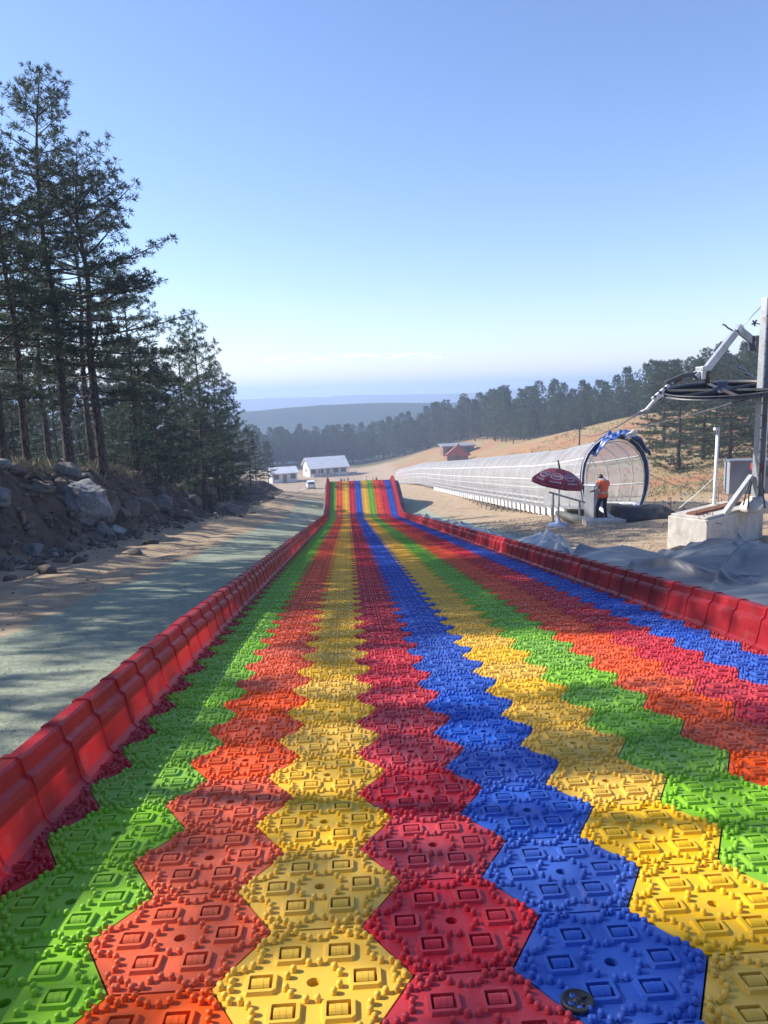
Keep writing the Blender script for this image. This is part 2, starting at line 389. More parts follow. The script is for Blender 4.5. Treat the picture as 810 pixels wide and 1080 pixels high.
def groundmat():
    t = NT('earth, gravel and grass'); p = t.pos(); s = t.n('SeparateXYZ', {0: p}); x, y = s.outputs[0], s.outputs[1]
    at_ = t.n('Attribute', attribute_name='zone'); zz = t.n('SeparateColor', {0: at_.outputs['Color']})
    bank, hill, wood = zz.outputs[0], zz.outputs[1], zz.outputs[2]
    n1 = t.noise(.35, 6, .6, p); n2 = t.noise(2.2, 6, .65, p); n3 = t.noise(14, 5, .7, p); n4 = t.noise(55, 4, .7, p)
    dirt = t.mix(t.ramp(n2, .32, .68), (.30, .215, .135), (.44, .335, .225))
    dirt = t.mix(t.math('MULTIPLY', t.ramp(n3, .52, .7), .6), dirt, (.24, .18, .125))
    dirt = t.mix(t.math('MULTIPLY', t.ramp(n4, .58, .7), .6), dirt, (.50, .43, .33))
    # grey-green fine gravel strips along both rails
    gr = t.mix(t.ramp(n3, .35, .65), (.215, .240, .170), (.335, .360, .258))
    gr = t.mix(t.math('MULTIPLY', t.ramp(n4, .5, .64), .7), gr, (.38, .44, .34))
    gr = t.mix(t.math('MULTIPLY', t.ramp(n2, .5, .75), .45), gr, (.22, .21, .155))
    gm = t.n('Mapping', {'Scale': (1.2, 9, 3)}); t.t.links.new(p, gm.inputs[0])
    gr = t.mix(t.math('MULTIPLY', t.ramp(t.noise(1.1, 6, .72, gm.outputs[0]), .52, .70), .5), gr, (.11, .125, .10))
    gr = t.mix(t.math('MULTIPLY', t.ramp(t.noise(.5, 5, .7, p), .54, .70), .4), gr, (.30, .28, .20))
    wob = t.math('MULTIPLY', t.math('SUBTRACT', t.noise(.9, 5, .7, p), .5), 1.1)
    xl = t.math('ADD', x, wob)
    inl = t.ramp(xl, -4.0, -3.82); inr = t.math('SUBTRACT', 1.0, t.ramp(xl, 5.4, 5.75)); iny = t.math('SUBTRACT', 1.0, t.ramp(y, 62, 70))
    m = t.math('MULTIPLY', t.math('MULTIPLY', inl, inr), iny)
    c = t.mix(m, dirt, gr)
    hc = t.mix(t.ramp(t.noise(.12, 6, .65, p), .38, .62), (.36, .160, .080), (.31, .235, .115))
    hc = t.mix(t.math('MULTIPLY', t.ramp(t.noise(.7, 6, .75, p), .46, .62), .7), hc, (.22, .215, .10))
    hc = t.mix(t.math('MULTIPLY', t.ramp(t.noise(5, 5, .7, p), .58, .72), .5), hc, (.46, .42, .34))
    c = t.mix(hill, c, hc)
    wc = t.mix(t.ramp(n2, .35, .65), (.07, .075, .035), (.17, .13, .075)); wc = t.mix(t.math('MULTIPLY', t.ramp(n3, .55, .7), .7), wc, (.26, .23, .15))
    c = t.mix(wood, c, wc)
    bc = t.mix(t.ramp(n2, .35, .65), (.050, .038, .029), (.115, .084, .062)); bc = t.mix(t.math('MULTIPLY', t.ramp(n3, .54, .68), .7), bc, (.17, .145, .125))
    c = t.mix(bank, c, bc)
    hgt = t.math('ADD', t.math('MULTIPLY', n3, .6), t.math('MULTIPLY', n4, .5))
    return t.done(t.pbr(c, .95, 0, t.bump(hgt, .55, .05), .15))
fx = foot(Y.ravel()); u = fx - V[:, 0]; xv, yv = V[:, 0], V[:, 1]
zn = fbm(xv * .25, yv * .25, 77, 3)
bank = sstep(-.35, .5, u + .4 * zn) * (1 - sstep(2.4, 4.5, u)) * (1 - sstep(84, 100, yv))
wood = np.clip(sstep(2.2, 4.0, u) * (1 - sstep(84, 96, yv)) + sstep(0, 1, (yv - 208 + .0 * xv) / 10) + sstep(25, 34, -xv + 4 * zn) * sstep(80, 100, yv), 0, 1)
hillw = sstep(10.5, 14, xv + 2 * zn) * sstep(24, 34, yv + 3 * zn) * (1 - .0 * xv)
wood = np.clip(wood + sstep(0, 8, xv - np.interp(yv, [0, 60, 110, 150, 190, 230], [70, 56, 50, 38, 34, 10]) + 4 * zn) * sstep(30, 60, yv), 0, 1)
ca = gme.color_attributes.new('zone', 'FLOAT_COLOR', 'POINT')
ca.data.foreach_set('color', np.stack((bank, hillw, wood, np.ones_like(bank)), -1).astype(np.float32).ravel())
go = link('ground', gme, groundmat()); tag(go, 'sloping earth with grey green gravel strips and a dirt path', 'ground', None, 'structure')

# distant ridges -----------------------------------------------------------
def ridge(name, D, depth, ztop, zbot, amp, seed, col, wid, label):
    n = 260; xs_ = np.linspace(-wid, wid, n); us = np.linspace(-1, 1, 28)
    XX, UU = np.meshgrid(xs_, us)
    top = ztop(xs_ / D) + amp * fbm(xs_ / (D * .16), xs_ * 0 + seed, seed, 5)
    prof = np.clip(1 - np.abs(UU) ** 1.25, 0, 1)
    YY = D + UU * depth + 30 * fbm(XX / 120., UU * 3, seed + 3, 3)
    ZZ = zbot + (top[None, :] - zbot) * prof + prof * (1 - prof) * 60 * fbm(XX / 90., UU * 4, seed + 9, 4)
    V_ = np.stack((XX, YY, ZZ), -1).reshape(-1, 3); I_ = np.arange(n * 28).reshape(28, n)
    L_ = np.stack((I_[:-1, :-1], I_[:-1, 1:], I_[1:, 1:], I_[1:, :-1]), -1).reshape(-1)
    t = NT(name + ' woods'); p = t.pos(); f = t.ramp(t.noise(.012, 6, .65, p), .35, .65)
    c = t.mix(f, col[0], col[1])
    me = mesh_arrays(name, V_, L_, np.full(27 * (n - 1), 4), None, np.ones(27 * (n - 1), bool))
    o = link(name, me, t.done(t.pbr(c, .95, 0, None, .1))); return tag(o, label, 'hills', None, 'structure')
ridge('wooded_hills', 560, 185, lambda s: -9 + 7 * s, -125, 8, 3, ((.022, .042, .024), (.045, .062, .034)), 1500, 'dark blue wooded ridge beyond the valley')
ridge('far_hills', 1500, 330, lambda s: -7 + 0 * s, -160, 9, 8, ((.06, .08, .05), (.13, .12, .08)), 3000, 'pale far ridge fading into the haze')

# haze -----------------------------------------------------------------------
hz = MB().box((0, 0, (19 - 200) / 2), (12600, 12600, 219)).build('haze', [])
tv = bpy.data.materials.new('pale haze'); tv.use_nodes = True; tv.node_tree.nodes.clear()
ov = tv.node_tree.nodes.new('ShaderNodeOutputMaterial'); pv = tv.node_tree.nodes.new('ShaderNodeVolumePrincipled')
pv.inputs['Color'].default_value = (.57, .72, 1.0, 1); pv.inputs['Density'].default_value = .00105; pv.inputs['Anisotropy'].default_value = .25
tv.node_tree.links.new(pv.outputs[0], ov.inputs['Volume']); hz.data.materials.append(tv)
tag(hz, 'pale blue haze over the valley', 'haze', None, 'stuff')
hz.display_type = 'WIRE'

# ------------------------------------------------------------------ pine trees
def pine(seed, H, r0, cs, Lmax, LOD, lean=(0, 0), open_=.0):
    "returns (trunk mesh with limbs, crown mesh of needles)"
    rg = np.random.default_rng(seed); rr = random.Random(seed)
    mb = MB()
    wob = [(rr.uniform(-1, 1) * .02 * H, rr.uniform(-1, 1) * .02 * H) for _ in range(6)]
    def axis_at(h):
        u = max(0, h / H); k = min(4.999, u * 5); i = int(k); f = k - i
        ox = wob[i][0] * (1 - f) + wob[i + 1][0] * f; oy = wob[i][1] * (1 - f) + wob[i + 1][1] * f
        return Vector((ox * u + lean[0] * h, oy * u + lean[1] * h, h))
    nseg = {0: 14, 1: 8, 2: 4}[LOD]
    hs = [-.3] + [H * (i / nseg) for i in range(nseg + 1)]
    rad = [r0 * 1.35] + [max(.012, r0 * (1.12 if i == 0 else 1) * (1 - .93 * (i / nseg) ** .9)) for i in range(nseg + 1)]
    mb.tube([axis_at(h) for h in hs], rad, {0: 10, 1: 7, 2: 5}[LOD])
    P, D = [], []
    h = cs; ws = {0: .41, 1: .40, 2: .50}[LOD]
    gap = {0: .15, 1: .24, 2: .48}[LOD]
    while h < H - .15:
        u = (h - cs) / (H - cs)
        Lh = Lmax * (max(0, 1 - u) ** .72) * (.55 + .45 * min(1, u / .22)) + .35
        nb = rr.choice((3, 4, 4, 5)); a0 = rr.uniform(0, 6.28)
        for b in range(nb):
            if rr.random() < open_: continue
            az = a0 + b * 6.283 / nb + rr.uniform(-.35, .35); Lb = Lh * rr.uniform(.5, 1.12)
            el = -.18 + .75 * u ** 1.3 + rr.uniform(-.1, .14); cv = rr.uniform(.05, .26)
            hb = h + rr.uniform(-.15, .15); st = axis_at(hb); hd = Vector((math.cos(az), math.sin(az), 0)); sd = Vector((-hd.y, hd.x, 0))
            bend = rr.uniform(-.12, .12)
            def bp(t): return st + hd * (Lb * t * math.cos(el)) + sd * (bend * Lb * t * t) + Vector((0, 0, Lb * (t * math.sin(el) + cv * t * t)))
            br = max(.010, min(.055, .016 * Lb)) * (1 if LOD < 2 else 1.6)
            ts = (0, .3, .65, 1) if LOD < 2 else (0, .7)
            mb.tube([bp(t) for t in ts], [br * (1.1 - .85 * t) for t in ts], 4 if LOD == 0 else 3, cap=False)
            t = .30 + .15 * rr.random(); side = 1
            step = {0: .22, 1: .38, 2: .7}[LOD] / max(Lb, .5)
            while t < 1.0:
                base = bp(t); tl = (Lb * .36 * (1 - t) + .22) * rr.uniform(.7, 1.25)
                aa = side * rr.uniform(.6, 1.1); dv = (hd * math.cos(aa) + sd * math.sin(aa) + Vector((0, 0, rr.uniform(.0, .35)))).normalized()
                if LOD == 0: mb.tube([base, base + dv * tl], [.010, .004], 3, cap=False)
                k = max(1, int(tl / gap))
                for q in range(k):
                    f = (q + .8) / k
                    if f < .22: continue
                    P.append(base + dv * tl * f + Vector((rr.gauss(0, .03), rr.gauss(0, .03), rr.gauss(0, .03)))); D.append(dv)
                side = -side; t += step * rr.uniform(.7, 1.3)
            P.append(bp(1.0)); D.append((bp(1) - bp(.85)).normalized())
        h += ws * rr.uniform(.75, 1.3) * (1 if u < .8 else .7)
    top = axis_at(H); P.append(top); D.append(Vector((0, 0, 1)))
    # dead stubs below the crown
    if LOD < 2:
        hh = cs * .3
        while hh < cs:
            az = rr.uniform(0, 6.28); Lb = rr.uniform(.4, 1.5); st = axis_at(hh)
            e = st + Vector((math.cos(az) * Lb, math.sin(az) * Lb, rr.uniform(-.3, .25) * Lb)); m_ = (st + e) / 2 + Vector((0, 0, .06))
            mb.tube([st, m_, e], [.022, .015, .006], 4, cap=False); hh += rr.uniform(.2, .5)
    P = np.array([tuple(p) for p in P]); D = np.array([tuple(d) for d in D]); n = len(P)
    k, ln, wd = {0: (24, .20, .028), 1: (18, .30, .060), 2: (14, .50, .15)}[LOD]
    PP = np.repeat(P, k, 0); DD = np.repeat(D, k, 0)
    d = DD * .55 + rg.normal(0, .62, PP.shape) + np.array([0, 0, .28]); d /= np.linalg.norm(d, axis=1)[:, None]
    l = ln * rg.uniform(.6, 1.25, len(PP))[:, None]; wv = np.cross(d, rg.normal(0, 1, PP.shape)); wv /= np.linalg.norm(wv, axis=1)[:, None] + 1e-9
    wv *= wd * rg.uniform(.6, 1.2, len(PP))[:, None] * .5
    A = PP + d * l * .08; B = PP + d * l * .55; E = PP + d * l
    Vv = np.stack((A, B - wv, E, B + wv), 1).reshape(-1, 3); nf = len(PP)
    me = mesh_arrays('crown', Vv, np.arange(nf * 4), np.full(nf, 4))
    tint = np.repeat(np.repeat(rg.uniform(0, 1, n), k), 4).astype(np.float32)
    a = me.attributes.new('tint', 'FLOAT', 'POINT'); a.data.foreach_set('value', tint)
    return mb.build('trunk', M['bark'], me=True), me
def proto(seed, H, r0, cs, Lmax, LOD, mat='needle', **k):
    t, c = pine(seed, H, r0, cs, Lmax, LOD, **k); c.materials.append(M[mat]); return (t, c, H)
def plant(pr, name, label, x, y, h, rz, group=None, sx=1.0, z=None):
    e = empty(name, label, 'tree', (x, y, G(x, y) if z is None else z), rz, group)
    s_ = h / pr[2]; e.scale = (s_ * sx, s_ * sx, s_)
    link('trunk', pr[0], None, e); link('crown', pr[1], None, e)
    return e
hero = [proto(3, 14, .21, 4.2, 3.8, 0, open_=.08), proto(5, 12, .19, 3.0, 4.4, 0, open_=.08), proto(8, 13, .17, 5.0, 2.9, 0, open_=.12)]
slim = [proto(33, 10, .14, 1.5, 2.5, 0, open_=.05), proto(37, 9, .13, .9, 2.3, 0, open_=.05)]
bushy = [proto(35, 8, .15, .25, 3.1, 0), proto(39, 9, .15, .6, 2.8, 0)]
mid = [proto(12, 9, .14, 1.3, 2.5, 1), proto(15, 9, .13, .8, 2.9, 1), proto(18, 8, .12, .25, 3.0, 1)]
farp = [proto(21, 12, .19, 1.6, 3.4, 2, 'needlefar'), proto(23, 12, .18, 2.2, 3.1, 2, 'needlefar', open_=.05), proto(26, 12, .2, 1.0, 4.0, 2, 'needlefar'), proto(29, 11, .16, 1.2, 2.8, 2, 'needlefar')]
PG = 'pines on the cut bank beside the slide'
# the tall pines on the left bank (x, y, height, prototype, turn, label)
def tp(px, d): p = at(px, 470, d); return p.x, p.y
for px, d, h, pr, rz, lab in (
    (72, 26.0, 13.1, 0, .4, 'tallest pine on the bank, its trunk rising right behind the pale split boulder'),
    (107, 27.5, 11.7, 1, 2.35, 'tall pine with the longest branches reaching out to the right over the track'),
    (96, 31.0, 11.9, 2, 1.0, 'slim pine standing between the two tallest trunks above the boulder'),
    (27, 24.0, 10.6, 2, 3.0, 'pine with a thin bare trunk near the left edge of the photo'),
    (3, 22.5, 9.2, 1, 4.2, 'pine cut by the left edge of the photo'),
    (50, 36.0, 12.0, 0, 5.0, 'pine behind the tall trunks, its crown filling the gaps between them')):
    x, y = tp(px, d); plant(hero[pr], 'pine_tree', lab, x, y, h, rz, PG, 1.16 if px == 107 else 1.0)
for px, d, h, pr, rz, lab in (
    (212, 40, 10.1, 0, .3, 'medium pine right of the tall pines, its top highest of its clump'),
    (228, 43, 9.0, 1, 1.9, 'medium pine at the right side of the clump in the middle of the bank'),
    (196, 45, 9.4, 0, 3.4, 'medium pine behind the left side of the clump in the middle of the bank'),
    (243, 56, 7.4, 1, 4.4, 'bushy pine standing just before the end of the bank'),
    (262, 66, 5.4, 0, 5.1, 'pine near the bank end, left of the smaller white cabin'),
    (281, 80, 4.6, 2, 0.9, 'low bushy pine at the bank end in front of the smaller white cabin'),
    (268, 82, 5.8, 1, 2.9, 'dense pine behind the end of the bank')):
    x, y = tp(px, d); plant(slim[pr % 2], 'pine_tree', lab, x, y, h, rz, PG, .95)
UG = 'young pines and understorey behind the tall pines'
i = 0
for px, d, h in ((140, 33, 4.6), (165, 35, 5.4), (120, 38, 4.6), (15, 31, 3.6), (85, 37, 4.2), (150, 43, 6.6), (178, 50, 7.4), (130, 50, 7.0), (60, 45, 5.5), (25, 42, 5.4), (-5, 40, 6), (205, 60, 8), (160, 62, 8), (120, 64, 8), (75, 60, 7), (30, 58, 7), (225, 70, 8), (190, 78, 8.5), (245, 92, 8), (215, 95, 9), (150, 85, 9), (95, 80, 8), (40, 76, 8), (10, 66, 8), (-35, 30, 5)):
    x, y = tp(px, d); plant(mid[(i * 2 + i // 3) % 3], 'young_pine', 'dark young pine in the thicket behind the tall bank pines', x, y, h * (1.28 if 40 < d < 70 and px < 170 else 1.0), i * 1.7, UG, 1.12); i += 1
# pines of the same bank standing left of the camera: their shadows fall over the slide
OFF = [(-12.0, 4.6, 10.0, 1, .8, .60), (-13.2, 3.0, 11.5, 0, .3, .7), (-12.0, 6.4, 17.0, 2, 1.2, .5), (-12.0, 7.7, 9.0, 1, 2.2, .5), (-12.0, 11.9, 15.6, 1, .2, .7), (-10.8, 13.6, 15.0, 0, 3.7, .8), (-13.5, 15.0, 15.4, 1, 5.2, .8), (-9.8, 16.6, 13.0, 0, 1.2, .8), (-12.5, 18.9, 12.5, 0, 2.1, .8), (-10.5, 20.9, 10.6, 2, 4.4, .7), (-12.0, .8, 12.0, 1, 1.7, 1), (-9.6, 34.5, 9.5, 2, 2.2, 1), (-17.5, 13.5, 13, 0, 1.5, 1), (-17, 17.5, 13, 1, .4, 1)]
for x, y, h, pr, rz, sx_ in OFF:
    plant(hero[pr], 'pine_tree', 'tall pine on the left bank beyond the edge of the photo', x, y, h, rz, 'bank pines beside the camera', sx_)
# far wood: across the car park and up the right hand hill
FG = 'pines of the wood beyond the car park and up the hill'
rf = random.Random(31); pts = []
def wood_edge_depth(px):
    return np.interp(px, [230, 300, 380, 440, 500, 540, 600, 660, 700, 760, 830, 900], [208, 222, 226, 216, 192, 160, 142, 126, 112, 96, 84, 78])
tries = 0
while len(pts) < 285 and tries < 9000:
    tries += 1
    px = rf.uniform(236, 880); d0 = float(wood_edge_depth(px)); d = d0 + abs(rf.gauss(0, 16)) + rf.uniform(0, 4)
    p = at(px, 470, d)
    if any((p.x - a) ** 2 + (p.y - b) ** 2 < (2.6 if d < 130 else 3.3) ** 2 for a, b, c_ in pts): continue
    pts.append((p.x, p.y, d))
for k, (x, y, d) in enumerate(sorted(pts, key=lambda q: q[2])):
    h = rf.uniform(7.0, 10.2) * (.88 if d < 165 else 1.2)
    plant(farp[k % 4], 'pine_tree', 'pine in the hazy wood on the far hillside', x, y, h, rf.uniform(0, 6.28), FG, rf.uniform(.9, 1.15))
for px, d, h, pr, lab in (
    (716, 55, 7.4, 2, 'bushy low branched pine standing alone in front of the right hand trees'),
    (742, 62, 8.3, 1, 'pine just right of the bushy pine, behind the thin white post'),
    (770, 58, 7.6, 2, 'pine between the thin white post and the lift mast'),
    (800, 60, 8.6, 1, 'pine behind the lift mast'),
    (826, 55, 8.2, 2, 'pine at the right edge of the photo behind the mast'),
    (755, 74, 7.6, 0, 'taller pine rising behind the bullwheel of the lift'),
    (790, 76, 8.6, 0, 'tallest pine behind the lift arm'), (700, 78, 8.4, 2, 'pine behind the bushy pine, its left side open to the brown slope')):
    p = at(px, 470, d); plant(bushy[pr % 2], 'pine_tree', lab, p.x, p.y, h, px * .1, 'pines beside the lift', 1.22)

# ------------------------------------------------------------------ rainbow slide
S3 = math.sqrt(3); HS = .30; ROW = S3 * HS; CSP = 1.5 * HS
def colx(c): return (c - .35) * CSP
def hexring(r, n, a0=0): return [(r * math.cos(a0 + 2 * math.pi * i / n), r * math.sin(a0 + 2 * math.pi * i / n)) for i in range(n)]
NUBS = []
for e in range(6):
    a = math.pi / 3 * e; A = Vector((math.cos(a) * HS, math.sin(a) * HS)); B = Vector((math.cos(a + math.pi / 3) * HS, math.sin(a + math.pi / 3) * HS))
    inw = -((A + B) / 2).normalized()
    for t, ins in ((.06, .022), (.145, .042), (.205, .017), (.30, .021), (.365, .046), (.46, .058), (.57, .055), (.66, .042), (.725, .017), (.82, .021), (.865, .043), (.95, .020)):
        p = A.lerp(B, t) + inw * ins
        NUBS.append((p.x, p.y))
for k in range(6):
    for da in (-.20, .20):
        a = math.pi / 3 * k + math.pi / 6 + da; NUBS.append((.083 * math.cos(a), .083 * math.sin(a)))
WIN = [(.155 * math.cos(math.pi / 3 * k), .150 * math.sin(math.pi / 3 * k)) for k in range(6)]
class Arr:
    def __init__(s): s.V = []; s.L = []; s.S = []; s.sm = []
    def from_mb(s, mb):
        s.V = np.array(mb.v); s.L = np.array([i for f in mb.f for i in f]); s.S = np.array([len(f) for f in mb.f]); s.sm = np.array(mb.s); return s
def tile(lod, half=0):
    mb = MB(); th = .035; g = .003; r = HS - g
    keep = (lambda x: True) if half == 0 else (lambda x: x * half > .055)
    if half == 0: outer = hexring(r, 6)
    else:
        h2 = (ROW / 2 - g); q = HS / 2
        outer = [(0, -h2), (q, -h2), (r, 0), (q, h2), (0, h2)]
        if half < 0: outer = [(-x, y) for x, y in outer][::-1]
    wins = [wc for wc in WIN if keep(wc[0] - half * .05) and (half == 0 or abs(wc[0]) > .1)]
    ww, wh = .034, .030; fr = .0165; lip = .012
    if lod <= 1:
        bm = bmesh.new()
        def loop(pts):
            vs_ = [bm.verts.new((x, y, 0)) for x, y in pts]; return [bm.edges.new((vs_[i], vs_[(i + 1) % len(vs_)])) for i in range(len(vs_))]
        ed = loop(outer)
        for cx, cy in wins: ed += loop([(cx - ww, cy - wh), (cx - ww, cy + wh), (cx + ww, cy + wh), (cx + ww, cy - wh)])
        if half == 0: ed += loop(hexring(.021, 10)[::-1])
        bmesh.ops.triangle_fill(bm, use_beauty=True, edges=ed, normal=(0, 0, 1))
        bm.verts.index_update()
        F = []
        for f in bm.faces:
            idx = [v.index for v in f.verts]
            if f.normal.z < 0: idx = idx[::-1]
            F.append(idx)
        mb.add([v.co.copy() for v in bm.verts], F); bm.free()
        if half == 0:
            ring = hexring(.021, 10); dp = -.05
            mb.add([(x, y, 0) for x, y in ring] + [(x, y, dp) for x, y in ring], [(i, i + 10, (i + 1) % 10 + 10, (i + 1) % 10) for i in range(10)] + [tuple(range(10, 20))])
    else:
        mb.add([(x, y, 0) for x, y in outer], [tuple(range(len(outer)))])
    k = len(outer)   # side skirt
    mb.add([(x, y, 0) for x, y in outer] + [(x, y, -th) for x, y in outer], [(i, i + k, (i + 1) % k + k, (i + 1) % k) for i in range(k)])
    # roller windows: raised frame, sunk well, ribbed roller
    for cx, cy in wins:
        def rc(a, b, z): return [(cx - a, cy - b, z), (cx + a, cy - b, z), (cx + a, cy + b, z), (cx - a, cy + b, z)]
        if lod == 0:
            def rr_(a, b, z, c=.011): return [(cx + sx_ * (a - (c if kk == 0 else 0)), cy + sy_ * (b - (c if kk == 1 else 0)), z) for sx_, sy_, ks in ((1, -1, (0, 1)), (1, 1, (1, 0)), (-1, 1, (0, 1)), (-1, -1, (1, 0))) for kk in ks]
            A = rr_(ww + fr, wh + fr, 0); B = rr_(ww + fr - .004, wh + fr - .004, lip); C = rr_(ww + .001, wh + .001, lip, .002); D = rr_(ww, wh, -.05, .002)
            mb.add(A + B + C + D, [(l * 8 + i, l * 8 + (i + 1) % 8, l * 8 + 8 + (i + 1) % 8, l * 8 + 8 + i) for l in range(3) for i in range(8)] + [tuple(range(24, 32))])
        else:
            A = rc(ww + fr, wh + fr, 0); B = rc(ww + fr - .004, wh + fr - .004, lip); C = rc(ww, wh, lip); D = rc(ww, wh, -.05)
            n_ = 3 if lod == 1 else 2
            if lod == 2: D = C; C = rc(ww, wh, lip * .2); 
            mb.add(A + B + (D if lod == 2 else C) + (C if lod == 2 else D), [(l * 4 + i, l * 4 + (i + 1) % 4, l * 4 + 4 + (i + 1) % 4, l * 4 + 4 + i) for l in range(3) for i in range(4)] + [(12, 13, 14, 15)])
        if lod < 2:
            m_ = Matrix.Translation((cx, cy, -.004)) @ Matrix.Rotation(math.pi / 2, 4, 'Y')
            if lod == 0:
                mb.lathe([(.019, -.027), (.0225, -.0262), (.0225, -.0098), (.0216, -.0094), (.0216, -.0090), (.0230, -.0086), (.0230, .0086), (.0216, .0090), (.0216, .0094), (.0225, .0098), (.0225, .0262), (.019, .027)], 18, m_, 0, False)
            else: mb.lathe([(.0225, -.026), (.0225, .026)], 8, m_, 0, True)
        else:
            mb.add([(cx - .024, cy - .016, .002), (cx + .024, cy - .016, .002), (cx + .024, cy, .015), (cx - .024, cy, .015), (cx + .024, cy + .016, .002), (cx - .024, cy + .016, .002)], [(0, 1, 2, 3), (3, 2, 4, 5), (0, 3, 5), (1, 4, 2)])
    nr, nh = .0104, .0195
    for j, (x, y) in enumerate(NUBS):
        if not keep(x): continue
        Mt = Matrix.Translation((x, y, 0))
        if lod == 0: mb.lathe([(nr * 1.12, 0), (nr, .003), (nr * .97, nh - .006), (nr * .78, nh - .002), (nr * .36, nh)], 8, Mt)
        elif lod == 1: mb.lathe([(nr * 1.08, 0), (nr, nh - .005), (nr * .5, nh)], 6, Mt)
        elif lod == 2: mb.lathe([(nr * 1.15, 0), (nr * .75, nh)], 4, Mt, 0, False)
        elif lod == 3 and j % 2 == 0: mb.lathe([(nr * 1.9, 0), (nr * 1.0, nh)], 3, Mt, 0, False)
    return mb
CN = ['green', 'orange', 'yellow', 'crimson', 'blue', 'yellow', 'green', 'orange', 'crimson', 'blue']   # columns -2 .. 7
def ccol(c): return 'edge' if c in (-3, 8) else CN[c + 2]
Y0, Y1 = -1.66, 73.5
tiles = []
rows = int((Y1 - Y0) / ROW)
for c in range(-3, 9):
    for r_ in range(rows):
        y = 1.95 + (r_ - 7) * ROW + (ROW / 2 if c % 2 else 0)
        tiles.append((c, y, colx(c)))
inv = CM.inverted()
def depth_in(x, y, z):
    v = inv @ Vector((x, y, z)); d = -v.z
    if d < .3: return None
    px = 405 + v.x / d * 780; py = 540 - v.y / d * 780
    return d if (-70 < px < 880 and -60 < py < 1160) else None
vis = sorted([(depth_in(x, y, float(zslide(y))), c, y, x) for c, y, x in tiles if depth_in(x, y, float(zslide(y)))])
near = set((c, y) for d, c, y, x in vis[:100])
slide = empty('rainbow_slide', 'long rainbow striped plastic tube slide running downhill between low red rails', 'slide', (1.0, 0, float(zslide(0))))
SL0 = Vector((1.0, 0, float(zslide(0))))
pm = {}
def slope(y): return math.atan((float(zslide(y + .25)) - float(zslide(y - .25))) / .5)
names = {'green': 'green', 'orange': 'orange', 'yellow': 'yellow', 'crimson': 'crimson', 'blue': 'blue', 'edge': 'dark red half'}
for d, c, y, x in vis[:100]:
    half = 1 if c == -3 else -1 if c == 8 else 0; key = (ccol(c), half)
    if key not in pm: pm[key] = tile(0, half).build('slide_tile', M[key[0]], me=True)
    o = link('slide_tile', pm[key], None, slide)
    o.location = Vector((x, y, float(zslide(y)))) - SL0; o.rotation_euler = (slope(y), 0, 0)
    o['label'] = names[key[0]] + ' studded slide tile'
protoA = {(l, h): Arr().from_mb(tile(l, h)) for l in (1, 2, 3) for h in (0, 1, -1)}
mats = ['green', 'orange', 'yellow', 'crimson', 'blue', 'edge']
VV, LL, SS, MI, SM, TV = [], [], [], [], [], []; off = 0
rt = np.random.default_rng(4)
for c, y, x in tiles:
    if (c, y) in near: continue
    l = 1 if 0 < y < 11 else 2 if y < 24 else 3
    a = protoA[(l, 1 if c == -3 else -1 if c == 8 else 0)]
    v = a.V.copy(); v[:, 0] += x; v[:, 1] += y; v[:, 2] += zslide(v[:, 1]); VV.append(v); LL.append(a.L + off); off += len(v)
    SS.append(a.S); SM.append(a.sm); MI.append(np.full(len(a.S), mats.index(ccol(c)))); TV.append(np.full(len(v), rt.uniform(-.07, .07)))
me = mesh_arrays('slide_tile', np.concatenate(VV) - np.array(SL0), np.concatenate(LL), np.concatenate(SS), np.concatenate(MI), np.concatenate(SM))
a = me.attributes.new('tilevar', 'FLOAT', 'POINT'); a.data.foreach_set('value', np.concatenate(TV).astype(np.float32))
ot = link('slide_tile', me, [M[k] for k in mats], slide); ot['kind'] = 'stuff'; ot['label'] = 'striped rows of studded tiles farther down the slide'
# dark bedding under the tiles, showing in the joints and holes
ysb = np.arange(Y0, Y1, .4); P = [[(colx(-3) - SL0.x, y, float(zslide(y)) - .052 - SL0.z), (colx(8) - SL0.x, y, float(zslide(y)) - .052 - SL0.z)] for y in ysb]
MB().grid([p[::-1] for p in P]).build('bedding_sheet', M['black'], slide)
# rails of overlapping channel segments
RP = [(0, .004), (.035, .012), (.062, .040), (.080, .115), (.092, .205), (.102, .232), (.128, .252), (.140, .318), (.152, .330), (.215, .330), (.226, .318), (.228, .262)]
SEG = .435
def rail_mesh(sgn, ya, nseg, jitter=0):
    mb = MB(); rj = random.Random(int(ya * 100) + sgn)
    for k in range(nseg):
        y0 = ya + k * SEG; ox = rj.uniform(-.006, .006)
        st = [(0, 1.0, 0), (SEG - .03, 1.0, 0), (SEG - .026, 1.0, .010), (SEG + .012, 1.0, .010)]
        Pg = []
        for dy, s_, b in st:
            y = y0 + dy; z = float(zslide(y)); row = []
            for i_, (u, v) in enumerate(RP):
                e = b * (1 if i_ > 0 else .3); uu = u - e * (1 if i_ < 8 else -1 if i_ > 9 else 0) * .9; vv = v + e * (.9 if 5 <= i_ <= 10 else .15)
                row.append(((colx(-2.62) - uu + ox if sgn < 0 else colx(7.62) + uu + ox) - SL0.x, y, z + vv - SL0.z))
            Pg.append(row if sgn < 0 else row[::-1])
        mb.grid(Pg, 0, False)
    return mb
nsegs = int((Y1 - Y0) / SEG)
